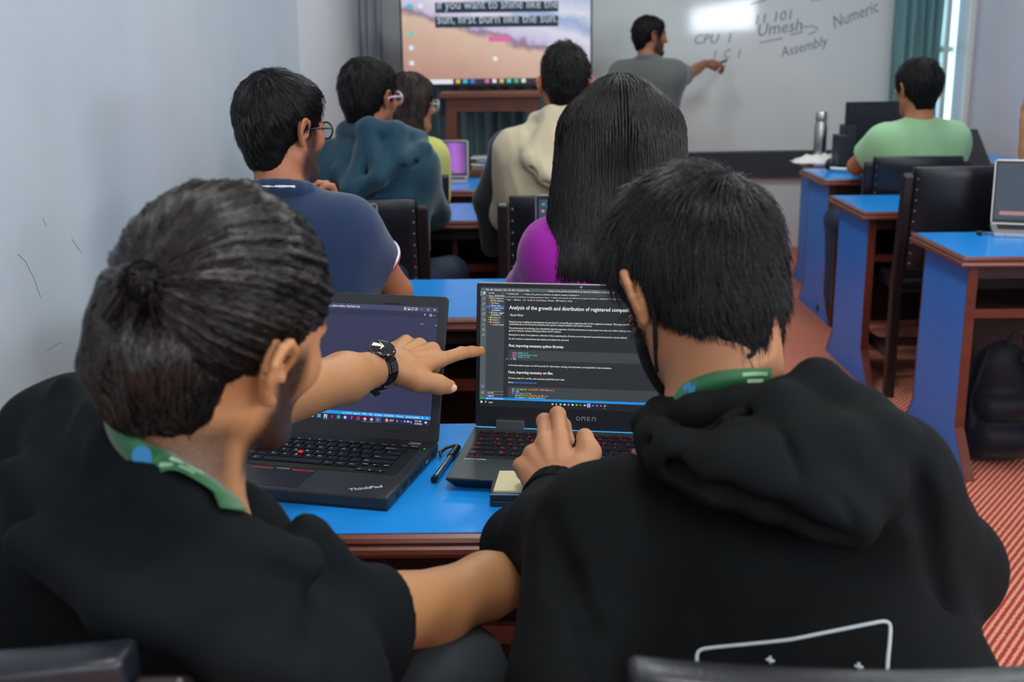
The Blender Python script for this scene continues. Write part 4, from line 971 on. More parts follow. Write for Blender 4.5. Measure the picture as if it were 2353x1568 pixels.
def nets(F, lo, h, smooth):
    S = F < 0
    n = np.array(F.shape)
    acc = np.zeros(tuple(n - 1) + (3,), np.float32); cnt = np.zeros(tuple(n - 1), np.float32)
    c = [S[i:n[0] - 1 + i, j:n[1] - 1 + j, k:n[2] - 1 + k] for i in (0, 1) for j in (0, 1) for k in (0, 1)]
    al = c[0].copy(); an = c[0].copy()
    for q in c[1:]: al &= q; an |= q
    act = an & ~al
    idx = np.argwhere(act)
    P = np.zeros((len(idx), 3)); C = np.zeros(len(idx))
    for axis in range(3):
        o1, o2 = [i for i in range(3) if i != axis]
        for a in (0, 1):
            for b in (0, 1):
                p0 = idx.copy(); p0[:, o1] += a; p0[:, o2] += b
                p1 = p0.copy(); p1[:, axis] += 1
                f0 = F[p0[:, 0], p0[:, 1], p0[:, 2]]; f1 = F[p1[:, 0], p1[:, 1], p1[:, 2]]
                m_ = (f0 < 0) != (f1 < 0)
                t = np.where(m_, f0 / (f0 - f1 + 1e-12), 0)
                q = p0.astype(float); q[:, axis] += t
                P[m_] += q[m_]; C[m_] += 1
    P /= np.maximum(C, 1)[:, None]
    vid = np.full(tuple(n - 1), -1, np.int64); vid[idx[:, 0], idx[:, 1], idx[:, 2]] = np.arange(len(idx))
    quads = []
    for axis in range(3):
        o1, o2 = (axis + 1) % 3, (axis + 2) % 3
        s0 = [slice(None)] * 3; s1 = [slice(None)] * 3; s0[axis] = slice(0, -1); s1[axis] = slice(1, None)
        ch = S[tuple(s0)] != S[tuple(s1)]
        e = np.argwhere(ch); e = e[(e[:, o1] > 0) & (e[:, o2] > 0) & (e[:, o1] < n[o1] - 1) & (e[:, o2] < n[o2] - 1)]
        ins = S[e[:, 0], e[:, 1], e[:, 2]]
        def g(a, b):
            q = e.copy(); q[:, o1] -= a; q[:, o2] -= b; return vid[q[:, 0], q[:, 1], q[:, 2]]
        Q = np.stack([g(1, 1), g(0, 1), g(0, 0), g(1, 0)], 1)
        Q[~ins] = Q[~ins][:, ::-1]; quads.append(Q)
    Q = np.concatenate(quads); Q = Q[(Q >= 0).all(1)]
    P = lo + P * h
    for _ in range(smooth): P = relax(P, Q, .5)
    return P, Q

def relax(P, Q, w):
    A = np.zeros_like(P); N_ = np.zeros(len(P))
    for i in range(4):
        a, b = Q[:, i], Q[:, (i + 1) % 4]
        for k in range(3):
            A[:, k] += np.bincount(a, P[b, k], len(P)) + np.bincount(b, P[a, k], len(P))
        N_ += np.bincount(a, minlength=len(P)) + np.bincount(b, minlength=len(P))
    return P * (1 - w) + A / np.maximum(N_, 1)[:, None] * w

def normals(P, Q):
    n = np.cross(P[Q[:, 2]] - P[Q[:, 0]], P[Q[:, 3]] - P[Q[:, 1]])
    N_ = np.zeros_like(P)
    for i in range(4):
        for k in range(3): N_[:, k] += np.bincount(Q[:, i], n[:, k], len(P))
    return N_ / (np.linalg.norm(N_, axis=1)[:, None] + 1e-12)

def ripple(P, seed, scale, octaves=2):
    """smooth pseudo-noise in -1..1 from warped sines"""
    r = np.random.default_rng(seed); out = np.zeros(len(P)); a = 1; tot = 0; q = P * scale
    for _ in range(octaves):
        D = r.normal(size=(4, 3)); ph = r.random(4) * 6.28; w_ = r.normal(size=(3, 3)) * .9
        qq = q + .6 * np.sin(q @ w_ + ph[:3])
        out += a * sum(np.sin(qq @ D[i] + ph[i]) for i in range(4)) / 2.2; tot += a; a *= .5; q = q * 2.1
    return out / tot

def to_obj(name, parts, mats, parent=None, attr=None):
    """one mesh object from (P, Q) pieces"""
    Ps, Qs, mi, base = [], [], [], 0
    for i, p in enumerate(parts):
        Ps.append(p[0]); Qs.append(p[1] + base); mi += [p[2] if len(p) > 2 else 0] * len(p[1]); base += len(p[0])
    P = np.concatenate(Ps); nq = Qs[0].shape[1]; Q = np.concatenate(Qs)
    me = bpy.data.meshes.new(name)
    me.vertices.add(len(P)); me.vertices.foreach_set('co', P.astype(np.float32).ravel())
    me.loops.add(Q.size); me.loops.foreach_set('vertex_index', Q.astype(np.int32).ravel())
    me.polygons.add(len(Q)); me.polygons.foreach_set('loop_start', np.arange(0, Q.size, nq, dtype=np.int32))
    for m_ in (mats if isinstance(mats, (list, tuple)) else [mats]): me.materials.append(m_)
    me.polygons.foreach_set('material_index', np.array(mi, np.int32))
    me.polygons.foreach_set('use_smooth', np.ones(len(Q), bool))
    if attr is not None:
        a = me.attributes.new('tint', 'FLOAT', 'POINT'); a.data.foreach_set('value', attr(P).astype(np.float32))
    me.update(calc_edges=True); me.validate()
    o = bpy.data.objects.new(name, me); COL.objects.link(o)
    if parent is not None: bpy.context.view_layer.update(); o.parent = parent; o.matrix_parent_inverse = parent.matrix_world.inverted()
    return o

def soft(name, S, m, parent=None, smooth=1, folds=None, attr=None):
    P, Q = S.mesh(smooth)
    if folds is not None: P = P + normals(P, Q) * folds(P)[:, None]
    return to_obj(name, [(P, Q)], m, parent, attr)

def strands(curves, r0, r1, n=3):
    """curves: (N, K, 3) -> triangular tubes as quads"""
    N_, K, _ = curves.shape
    T = np.gradient(curves, axis=1); T /= np.linalg.norm(T, axis=2, keepdims=True) + 1e-12
    up = np.array([.3, .2, .93]); U = np.cross(T, up); U /= np.linalg.norm(U, axis=2, keepdims=True) + 1e-9; W = np.cross(T, U)
    rad = np.linspace(r0, r1, K)[None, :, None]
    ring = [curves + rad * (U * cos(2 * pi * i / n) + W * sin(2 * pi * i / n)) for i in range(n)]
    P = np.stack(ring, 2).reshape(-1, 3)
    b = (np.arange(N_) * K * n)[:, None, None]; k = (np.arange(K - 1) * n)[None, :, None]; i = np.arange(n)[None, None, :]; j = (np.arange(n) + 1) % n
    Q = np.stack([b + k + i, b + k + j, b + k + n + j, b + k + n + i], -1).reshape(-1, 4)
    return P, Q

# ---- materials of people
def skin(name, col, beard=(28, 22, 20)):
    m_ = mat(name, col, rough=.5, spec=.4, bump=.12, bscale=260, var=.06, vscale=14)
    b = m_.node_tree.nodes['Principled BSDF']; N = m_.node_tree.nodes; L = m_.node_tree.links
    b.inputs['Subsurface Weight'].default_value = .12; b.inputs['Subsurface Radius'].default_value = (.012, .005, .003)
    at_ = N.new('ShaderNodeAttribute'); at_.attribute_name = 'tint'
    src = b.inputs['Base Color'].links[0].from_socket
    nz = N.new('ShaderNodeTexNoise'); nz.inputs['Scale'].default_value = 320; tc = N.new('ShaderNodeTexCoord'); L.new(tc.outputs['Object'], nz.inputs[0])
    ml = N.new('ShaderNodeMath'); ml.operation = 'MULTIPLY_ADD'; L.new(nz.outputs[0], ml.inputs[0]); ml.inputs[1].default_value = .5; ml.inputs[2].default_value = .72
    m2 = N.new('ShaderNodeMath'); m2.operation = 'MULTIPLY'; m2.use_clamp = True; L.new(ml.outputs[0], m2.inputs[0]); L.new(at_.outputs['Fac'], m2.inputs[1])
    mx = N.new('ShaderNodeMix'); mx.data_type = 'RGBA'; L.new(m2.outputs[0], mx.inputs[0]); L.new(src, mx.inputs[6]); mx.inputs[7].default_value = srgb(*beard)
    L.new(mx.outputs[2], b.inputs['Base Color'])
    return m_
SK_TAN = skin('skin_tan', (170, 118, 82)); SK_GOLD = skin('skin_golden', (172, 121, 80)); SK_BROWN = skin('skin_brown', (170, 108, 76)); SK_DEEP = skin('skin_deep_brown', (146, 94, 68))
def hairmat(name, col, rough=.32): 
    m_ = mat(name, col, rough=rough, spec=.42)
    m_.node_tree.nodes['Principled BSDF'].inputs['Anisotropic'].default_value = .4
    return m_
H_BLACK = hairmat('hair_black', (24, 22, 22)); H_BASE = mat('hair_under', (10, 9, 10), rough=.6, spec=.15); H_BROWN = hairmat('hair_dark_brown', (48, 34, 28), .36); H_SOFT = hairmat('hair_soft_black', (22, 19, 18), .45)
EYEW = mat('eye_white', (214, 208, 200), rough=.2); EYED = mat('eye_iris', (30, 20, 14), rough=.1)

# ---- anatomy
class Frame:
    def __init__(s, c, R, k): s.c = np.asarray(c, float); s.R = R; s.k = k; s.flare = {1: 1.05, -1: 1.05}
    def __call__(s, x, y, z): return s.c + s.R @ (V(x, y, z) * s.k)
    def inv(s, P): return (P - s.c) @ s.R / s.k

def add_ear(S, f, sd, fine=True):
    k = f.k; x0 = .074 * sd
    def e(y, z, out): return f(x0 + sd * out * f.flare[sd], (y - .012) * .96, z * .90 - .002)
    S.ball(e(-.004, .004, .006), V(.006, .019, .030) * k, .006, 'u', f.R @ _rz(radians(sd * 26)))
    S.ball(e(.001, -.004, .013), V(.008, .009, .015) * k, .003, 'd', f.R)
    rim = [(.015, -.004, .004), (.018, .012, .008), (.014, .027, .013), (.002, .036, .016), (-.012, .032, .021), (-.020, .018, .024), (-.020, .002, .023), (-.015, -.014, .018), (-.008, -.026, .012), (.002, -.030, .009)]
    S.chain([e(*p) for p in rim], [.0040 * k, .0042 * k, .0046 * k, .0050 * k, .0050 * k, .0048 * k, .0045 * k, .0050 * k, .0062 * k, .0062 * k], .003)
    if fine: S.chain([e(-.010, -.010, .014), e(-.011, .004, .016), e(-.004, .016, .014), e(.006, .024, .011)], [.0030 * k, .0034 * k, .0034 * k, .003 * k], .003)
    S.ball(e(.012, -.008, .007), .0050 * k, .004)

def add_head(S, f, neck_base, ears=(1, -1), fine=True):
    k = f.k
    S.ball(f(0, -.018, .030), V(.076, .096, .084) * k, .02, 'u', f.R)
    S.ball(f(0, .028, -.008), V(.063, .066, .090) * k, .03, 'u', f.R)
    for s in (-1, 1):
        S.cone(f(s * .052, .0, -.052), f(s * .018, .070, -.098), .020 * k, .019 * k, .035)
        S.ball(f(s * .040, .060, -.018), .023 * k, .02)
        S.cone(f(s * .012, .090, .026), f(s * .044, .076, .024), .0085 * k, .007 * k, .012)
        S.ball(f(s * .030, .094, .006), V(.015, .011, .010) * k, .010, 'd', f.R)
        S.ball(f(s * .030, .0795, .006), .0120 * k, .002)
        S.ball(f(s * .011, .098, -.031), .0075 * k, .006)
        if s in ears: add_ear(S, f, s, fine)
    S.cone(f(0, .066, -.100), f(0, .076, -.094), .018 * k, .016 * k, .02)
    S.cone(f(0, .088, .016), f(0, .108, -.026), .0075 * k, .0120 * k, .010)
    S.cone(f(-.017, .085, -.052), f(.017, .085, -.052), .0055 * k, .0055 * k, .005); S.cone(f(-.015, .084, -.061), f(.015, .084, -.061), .0062 * k, .0062 * k, .004)
    nb = np.asarray(neck_base, float)
    S.cone(f(0, -.022, -.045), nb, .053 * k, .060 * k, .03)

HAND = dict(lat=(.031, .0105, -.0100, -.0290), mc=(.088, .091, .086, .078), seg=((.044, .026, .021), (.049, .030, .022), (.045, .028, .022), (.035, .021, .019)), r=(.0092, .0094, .0088, .0078))
def add_hand(S, w, fdir, back, side, k, curl, spread=(.10, .03, -.05, -.14), thumb=None, aim=None, kk=.004, tips=None):
    """w wrist point; fdir wrist->knuckles; back = normal of the back of the hand; side=+1 when thumb lies along cross(fdir, back)*side"""
    f_ = nrm(fdir); n_ = nrm(np.asarray(back) - f_ * np.dot(back, f_)); t_ = np.cross(f_, n_) * side
    def p(a, b, c): return w + (f_ * a + t_ * b + n_ * c) * k
    out = {}
    for i in range(4):
        base = p(.012, HAND['lat'][i] * .62, -.002); kn = p(HAND['mc'][i], HAND['lat'][i], .004 - .003 * abs(i - 1))
        r = HAND['r'][i] * k
        S.cone(base, kn, .0130 * k, r * 1.18, .012)
        d = nrm(f_ + t_ * spread[i]) if aim is None or aim[i] is None else nrm(aim[i])
        q = kn; nn = n_ - d * np.dot(n_, d); nn = nrm(nn)
        pts = [kn]; rs = [r * 1.12]
        for j in range(3):
            a = radians(curl[i][j]); d, nn = d * cos(a) - nn * sin(a), nn * cos(a) + d * sin(a)
            q = q + d * HAND['seg'][i][j] * k; pts.append(q); rs.append(r * (1.0, .93, .80)[j])
        S.chain(pts, rs, kk); S.ball(pts[1], r * 1.04, kk)
        out[i] = (pts, nn, d, r)
    S.ball(p(.050, .0, -.010), V(.034, .036, .014) * k, .014, 'u', np.stack([f_, t_, n_], 1))
    if thumb is not None:
        S.chain([p(*q) for q in thumb], [.0150 * k, .0128 * k, .0115 * k, .0095 * k][:len(thumb)], .010)
        out['t'] = [p(*q) for q in thumb]
    return out

def hair_shell(f, S, t=.014, top=.0, front=.050, nape=-.098, k_=.012, side=1.0):
    """short hair volume in head frame f"""
    k = f.k
    S.ball(f(0, -.018, .030 + top * .5), V(.076 + t * side, .096 + t, .084 + t + top * .5) * k, .02, 'u', f.R)
    S.ball(f(0, .030, .052 + top), V(.060 + t * .6 * side, .052 + t * .6, .040 + t * .8) * k, .03, 'u', f.R)
    S.cone(f(-.012, -.056, -.02), f(-.010, -.044, nape + .014), .052 * k, .036 * k, .02); S.cone(f(.012, -.056, -.02), f(.010, -.044, nape + .014), .052 * k, .036 * k, .02)
    S.ball(f(0, .122, -.038), V(.145, .080, .120) * k, k_, 'd', f.R)
    for s in (-1, 1): S.ball(f(s * .098, -.030, -.108), V(.050, .060, .052) * k, .015, 'd', f.R)
    for s in (-1, 1): S.ball(f(s * .090, .012, -.046), V(.032, .050, .060) * k, .008, 'd', f.R)
    S.cut(f(0, 0, nape), f.R @ V(0, -.12, -1), .012)
    return S

def crown_strands(P, N_, f, count, length, lift, whorl=(.012, -.055, .115), jit=.35, K=5, seed=0, mask=None, fall=.25):
    r = np.random.default_rng(seed)
    L = f.inv(P)
    ok = np.ones(len(P), bool) if mask is None else mask(L)
    ids = np.flatnonzero(ok); ids = r.choice(ids, count)
    p = P[ids] + r.normal(size=(count, 3)) * .0015; n = N_[ids]
    wpt = f(*whorl); d = p - wpt; d = d - n * (d * n).sum(1, keepdims=True)
    # swirl a little round the whorl
    sw = np.cross(n, d) * .35; d = d + sw
    d /= np.linalg.norm(d, axis=1, keepdims=True) + 1e-9
    d = d + r.normal(size=d.shape) * jit * .5 + (-f.R[:, 2])[None] * fall; d = d - n * (d * n).sum(1, keepdims=True); d /= np.linalg.norm(d, axis=1, keepdims=True) + 1e-9
    ln = length * (.55 + .8 * r.random((count, 1))); t = np.linspace(0, 1, K)[None, :, None]
    lf = lift * (.3 + r.random((count, 1)) * 1.1)
    C = p[:, None] + d[:, None] * (ln[:, None] * t) + n[:, None] * (lf[:, None] * t - (ln[:, None] * t) ** 2 / (2 * .10 * f.k)) - n[:, None] * .002
    return C

def glasses(name, f, m_frame, m_lens, parent, rim=.0015, lens_r=(.024, .019)):
    k = f.k; mb = MB()
    for s in (-1, 1):
        ring = [f(s * .033 + lens_r[0] * cos(a), .104 - abs(cos(a)) * .003, .004 + lens_r[1] * sin(a)) for a in np.linspace(0, 2 * pi, 25)]
        mb.tube(ring, rim * k * 1.3, 6)
        mb.tube([f(s * .057, .101, .010), f(s * .078, .060, .010), f(s * .083, .0, .008), f(s * .082, -.016, -.006)], rim * k * 1.2, 6)
    mb.tube([f(-.010, .106, .008), f(0, .110, .010), f(.010, .106, .008)], rim * k, 6)
    g = mb.build(name, m_frame, parent); bpy.context.view_layer.update()
    g.matrix_parent_inverse = parent.matrix_world.inverted()
    for s in (-1, 1):
        q = MB(); c = [f(s * .033 + lens_r[0] * cos(a), .1035 - abs(cos(a)) * .003, .004 + lens_r[1] * sin(a)) for a in np.linspace(0, 2 * pi, 25)[:-1]]
        q.add(c, [tuple(range(24))]); bpy.context.view_layer.update(); ln_ = q.build('lens', m_lens, g); ln_.matrix_parent_inverse = g.matrix_world.inverted()
    return g
def eyes(f, parent):
    for s in (-1, 1):
        S = MB(); c = Vector(f(s * .030, .0805, .006)); d = Vector(f.R[:, 1])
        rot = d.to_track_quat('Z', 'Y').to_matrix().to_4x4()
        S.T = Matrix.Translation(c) @ rot; k = f.k
        S.lathe([(.0124 * k * sin(a), .0124 * k * cos(a)) for a in np.linspace(.42, .80, 6)], 14); S.mi = 1; S.lathe([(.0001, .0128 * k), (.0124 * k * sin(.42), .0124 * k * cos(.42))], 14)
        o = S.build('eye', [EYEW, EYED], parent); bpy.context.view_layer.update(); o.matrix_parent_inverse = parent.matrix_world.inverted()

def person_root(pos, label):
    bpy.context.view_layer.update()
    o = empty('person', tuple(pos), 0, label, 'person'); bpy.context.view_layer.update(); return o

def beard_tint(f, amt=1.0, lo=-.03, full=False):
    def g(P):
        L = f.inv(P)
        x, y, z = L[:, 0], L[:, 1], L[:, 2]
        jaw = np.clip((lo - z) / .02, 0, 1) * np.clip((y - (-.012)) / .02, 0, 1) * np.clip((.125 + z) / .012, 0, 1)
        side = np.clip((np.abs(x) - .050) / .01, 0, 1) * np.clip((.02 - z) / .02, 0, 1) * np.clip((y - .002) / .012, 0, 1) * np.clip((.055 - y) / .015, 0, 1)
        brow = np.clip(1 - np.abs(z - .030) / .006, 0, 1) * np.clip((y - .06) / .01, 0, 1) * np.clip((np.abs(x) - .008) / .004, 0, 1)
        lip = np.clip(1 - np.abs(z + .056) / .010, 0, 1) * np.clip(1 - np.abs(x) / .022, 0, 1) * np.clip((y - .07) / .01, 0, 1)
        near = (np.abs(x) < .1) & (y < .14) & (y > -.13) & (z > -.14) & (z < .13)
        return np.where(near, np.clip(np.maximum(np.maximum(jaw, side) * amt * (1 - lip), brow), 0, 1), 0)
    return g
# ================================================================ people further off (general seated figure)
DENIM = mat('dark_denim', (44, 56, 80), rough=.85, bump=.15, bscale=400); DENIM_L = mat('light_denim', (110, 134, 166), rough=.85, bump=.15, bscale=400)
SHOE = mat('shoe_white', (206, 206, 204), rough=.5)
def cloth(name, col, rough=.88, sheen=.25): return mat(name, col, rough=rough, sheen=sheen, spec=.2, bump=.12, bscale=700, var=.05, vscale=9)
def fold_fn(seed, amp, sc=14, dirn=(1, .4, .5), extra=None):
    D = V(*dirn)
    def g(P):
        q = P * D
        a = ripple(q, seed, sc, 2); b = ripple(P, seed + 9, sc * .45, 1)
        return amp * (np.sign(a) * np.abs(a) ** 1.3 * .7 + b * .6) + (0 if extra is None else extra(P))
    return g
def seated(label, hc, yaw, hr, k, top_m, skin_m, arms, legs=DENIM, sleeve='short', pel=None, hairfn=None, beard=0, h=.007, folds=.006, fat=1.0, sl_end=.62, lean=0, neckoff=(0, -.035, -.150), extra_top=None, shoe=None, wid=1.0):
    hc = np.asarray(hc, float); B = _rz(radians(yaw)); f = Frame(hc, rotm(*hr), k)
    nb = hc + B @ (V(*neckoff) * k) 
    sh = [nb + B @ (V(s * .178 * wid, -.004, -.062) * k) for s in (-1, 1)]
    pel = V(*(pel if pel is not None else (nb[0], nb[1] - .07, .585)))
    hp = [pel + B @ (V(s * .085, .02, 0) * k) for s in (-1, 1)]
    root = person_root((pel[0], pel[1], .50 if pel[2] < .8 else 0), label)
    S = Shape(h)
    add_head(S, f, nb, fine=h < .006)
    S.cone(nb, nb + V(0, 0, -.06), .060 * k, .075 * k, .03)
    for i, s in enumerate((-1, 1)):
        S.cone(nb + V(0, 0, -.02), sh[i], .05 * k, .052 * k, .03)
        S.cone(sh[i] * .72 + nb * .28 + V(0, 0, -.07), hp[i], .078 * k, .082 * k, .05)
        el, wr = [np.asarray(q, float) for q in arms[i][:2]]
        S.chain([sh[i], el, el * .45 + wr * .55, wr], [.050 * k, .040 * k, .034 * k, .026 * k], .012)
        hd = arms[i][2] if len(arms[i]) > 2 else None
        if hd is None: hd = dict(f=wr - el, b=V(0, 0, 1), curl=[(25, 35, 20)] * 4)
        add_hand(S, wr, hd['f'], hd['b'], hd.get('side', -1 if s > 0 else 1), k, hd['curl'], thumb=hd.get('th', [(.015, .022, -.004), (.045, .044, -.010), (.072, .050, -.020), (.092, .046, -.030)]), kk=.003)
    body = soft('body', S, skin_m, root, 1, None, beard_tint(f, beard))
    # trousers and shoes
    kn = []
    T = Shape(max(h, .008))
    for i, s in enumerate((-1, 1)):
        if pel[2] < .8:
            kp = hp[i] + B @ (V(s * .06, .42, -.03) * k); ak = kp + B @ V(0, -.02, 0); ak[2] = .11
        else:
            kp = hp[i] + B @ V(s * .02, .02, 0); kp[2] = .50; ak = kp + B @ V(0, -.03, 0); ak[2] = .10
        kn.append((kp, ak)); T.chain([hp[i], kp], [.095 * k, .070 * k], .04); T.chain([kp, ak], [.068 * k, .052 * k], .02)
    T.cone(hp[0], hp[1], .105 * k, .105 * k, .04)
    soft('trousers', T, legs, root, 1, fold_fn(3, .003))
    for i in range(2):
        Z = Shape(.008); a = kn[i][1]; fw = B @ V(0, 1, 0)
        Z.cone(V(a[0], a[1], .05) - fw * .03, V(a[0], a[1], .042) + fw * .15, .045, .038, .02); Z.cone(V(a[0], a[1], .09), V(a[0], a[1], .05), .045, .045, .02); Z.cut((0, 0, .001), (0, 0, -1), .003)
        soft('shoe', Z, shoe or M_BLACK, root)
    # upper garment
    G = Shape(max(h * .9, .006)); g = .012 * k * fat
    for i, s in enumerate((-1, 1)):          # sleeves first, trimmed at the hem, then the trunk
        el, wr = [np.asarray(q, float) for q in arms[i][:2]]
        if sleeve == 'short':
            d = nrm(el - sh[i]); e = sh[i] + (el - sh[i]) * sl_end
            G.cone(sh[i], e + d * .06, .054 * k + g, .056 * k + g, .03); G.cut(e, d, .003, e + d * .05, .13)
        else:
            G.chain([sh[i], el, wr], [.054 * k + g, .046 * k + g * 1.1, .034 * k + g * .8], .03)
            d = nrm(wr - el); e = wr - d * .015; G.cut(e, d, .003, e + d * .04, .07)
    for i, s in enumerate((-1, 1)):
        G.cone(nb + V(0, 0, -.028 * k), sh[i] + V(0, 0, -.004), .050 * k + g, .050 * k + g, .04)
        G.cone(sh[i] * .70 + nb * .30 + V(0, 0, -.08 * k), hp[i] + V(0, 0, .05), (.100 + .012) * k * fat, (.112) * k * fat, .07)
    G.cone(nb + V(0, 0, -.10), pel + V(0, 0, .08), .10 * k * fat, .12 * k * fat, .08)
    if extra_top: extra_top(G, f, nb, sh, hp, B)
    gar = soft('shirt' if sleeve == 'short' else 'jacket', G, top_m, root, 1, fold_fn(int(abs(hc[0]) * 100) + 3, folds))
    return root, f, nb, sh, body, gar, pel
# default resting arms on the desk in front
def rest(hc, yaw, k, out=.24, fwd=.22, z=.80, fwd2=.42):
    B = _rz(radians(yaw)); a = []
    for s in (-1, 1):
        el = np.asarray(hc) + B @ V(s * out, fwd, 0); el[2] = z + .04
        wr = np.asarray(hc) + B @ V(s * out * .45, fwd2, 0); wr[2] = z + .02
        a.append((el, wr))
    return a
def short_hair(root, f, m_, name='hair', h=.006, t=.016, top=.01, count=2600, length=.038, lift=.010, seed=1, K=5, r0=.0011, whorl=(.012, -.055, .115), nape=-.098, side=1.0, bumps=.003, front_mask=None, fall=.25, jit=.35):
    S = Shape(h); hair_shell(f, S, t, top, nape=nape, side=side)
    P, Q = S.mesh(2); N_ = normals(P, Q)
    P = P + N_ * (bumps * ripple(P, seed, 60, 2))[:, None]
    C = crown_strands(P, N_, f, count * 2 // 3, length, lift, whorl, jit, K, seed, lambda L: (L[:, 2] > -.005) & (L[:, 1] < .050), fall)
    C2 = crown_strands(P, N_, f, count // 3, min(.016, length), .002, whorl, jit, K, seed, lambda L: L[:, 2] < .01, .5)
    sp = strands(C, r0, r0 * .35); s2 = strands(C2, r0 * .8, r0 * .35)
    return to_obj(name, [(P, Q, 0), (sp[0], sp[1], 1), (s2[0], s2[1], 1)], [H_BASE, m_], root)
LENS = mat('clear_lens', (200, 214, 222), rough=.05); LENS.node_tree.nodes['Principled BSDF'].inputs['Transmission Weight'].default_value = .9; LENS.node_tree.nodes['Principled BSDF'].inputs['Alpha'].default_value = .35

# ---- navy polo
NAVY = cloth('navy_pique', (33, 51, 82))
hc = at(650, 302, 2.82); k = 1.06
aR = (at(915, 640, 2.92), at(760, 470, 3.10), dict(f=(-.1, .1, .9), b=(.6, .6, 0), side=-1, curl=[(20, 60, 45)] * 4, th=[(.015, .022, -.004), (.045, .04, -.012), (.07, .042, -.03), (.088, .036, -.045)]))
aL = (at(470, 640, 3.0), at(560, 655, 3.3))
aR = (V(-.325, 2.90, .86), at(772, 545, 3.10), aR[2])
def polo_collar(G, f, nb, sh, hp, B):
    pts = [nb + V(.072 * cos(a), -.008 + .066 * sin(a), .018 - .018 * sin(a)) for a in np.linspace(0, 2 * pi, 17)]
    G.chain(pts, .017, .006)
r, f, nb, sh, body, gar, pel = seated('person in a navy polo shirt and glasses with a hand at the chin', hc, -6, (-38, 4, 0), k, NAVY, SK_BROWN, [aL, aR], extra_top=polo_collar, beard=.9, h=.0058, sl_end=.52, folds=.007, fat=.96, wid=.86)
eyes(f, r)
short_hair(r, f, H_BLACK, count=5600, length=.045, lift=.005, jit=.25, seed=5, t=.010, top=.016, h=.005)
glasses('glasses', f, M_BLACK, LENS, r, .0018)
# white collar stripe and sleeve piping
WPIPE = mat('white_piping', (226, 226, 230), rough=.8); RPIPE = mat('red_piping', (176, 40, 60), rough=.8)
p = MB(); p.tube([nb + V(.089 * cos(a), -.010 + .083 * sin(a), .023 - .018 * sin(a)) for a in np.linspace(-2.1, -1.0, 10)], .0032, 6); o = p.build('collar_stripe', WPIPE, gar); o.matrix_parent_inverse = gar.matrix_world.inverted()
def hem_ring(sh_, el, u, r_, m_, nm, par, t=.004):
    d = nrm(np.asarray(el) - sh_); c = sh_ + (np.asarray(el) - sh_) * u; a = nrm(np.cross(d, V(0, 0, 1))); b = np.cross(d, a)
    p = MB(); p.tube([c + (a * cos(x) + b * sin(x)) * r_ for x in np.linspace(0, 2 * pi, 33)], t, 6, caps=False); o = p.build(nm, m_, par); bpy.context.view_layer.update(); o.matrix_parent_inverse = par.matrix_world.inverted(); return o
for i, a in enumerate((aL, aR)):
    hem_ring(sh[i], a[0], .515, .0700, WPIPE, 'sleeve_stripe', gar, .0042); hem_ring(sh[i], a[0], .545, .0690, RPIPE, 'sleeve_stripe', gar, .0032)

# ---- teal hooded jacket
TEALJ = cloth('teal_jacket_cloth', (20, 60, 77), .7)
hc = at(850, 228, 4.34); k = 1.10
def hood_px(col, low, rc, rl, fill, kk=.02):
    """hood lying on the back: a rolled collar, the lower edge of the pouch and the cloth between them"""
    def g(G, f, nb, sh, hp, B):
        C = [deep(*p) for p in col]; L = [deep(*p) for p in low]
        G.chain(C, rc, .012); G.chain(L, rl, .012)
        for a, b in fill: G.cone(C[a], L[b], rc * .8, rl, kk)
        G.chain([q + camU_ * -.030 + camB_ * .018 for q in L], rl * .16, .016, 'd')
    return g
camU_, camB_ = CAM_R[:, 1], CAM_R[:, 2]
def hood(nb, k, off=.0, drop=.16, back=.10, w=.11, r=.036):
    def g(G, f, nb, sh, hp, B):
        rim = [nb + B @ (V(w * cos(a), -.015 + .075 * sin(a) * (1.2 if sin(a) < 0 else .9), .030 - .015 * sin(a)) * k) for a in np.linspace(-pi * .02, -pi * .98, 9)]
        G.chain(rim, [r * .6 * k, r * .8 * k, r * .9 * k, r * k, r * k, r * k, r * .9 * k, r * .8 * k, r * .6 * k], .012)
        tip = nb + B @ (V(off, -back - .05, -drop) * k)
        for q in rim[1:-1:2]: G.cone(q + B @ V(0, -.02, -.02), tip, r * .9 * k, r * .75 * k, .03)
        G.chain([q + B @ V(0, -.055, -.035) for q in rim[1:-1]], .006 * k, .012, 'd')
    return g
r, f, nb, sh, body, gar, pel = seated('person in a teal hooded jacket and pink-rimmed glasses, short black hair', hc, -14, (-32, 3, 0), k, TEALJ, SK_BROWN, rest(hc, -12, k, .19, .16), sleeve='long', extra_top=hood_px([(800, 305, 4.30), (850, 300, 4.18), (910, 308, 4.18), (960, 325, 4.26)], [(975, 345, 4.18), (925, 370, 4.13), (872, 412, 4.11), (812, 440, 4.14), (786, 395, 4.20)], .040, .030, [(0, 4), (0, 3), (1, 3), (1, 2), (2, 2), (2, 1), (3, 0), (3, 1)]), beard=.5, fat=1.0, folds=.010, wid=1.0, h=.007)
eyes(f, r); short_hair(r, f, H_BLACK, count=2600, length=.040, lift=.008, seed=8, t=.010, top=.016)
glasses('glasses', f, mat('pink_acetate', (196, 160, 178), rough=.25), LENS, r, .0035, (.026, .022))

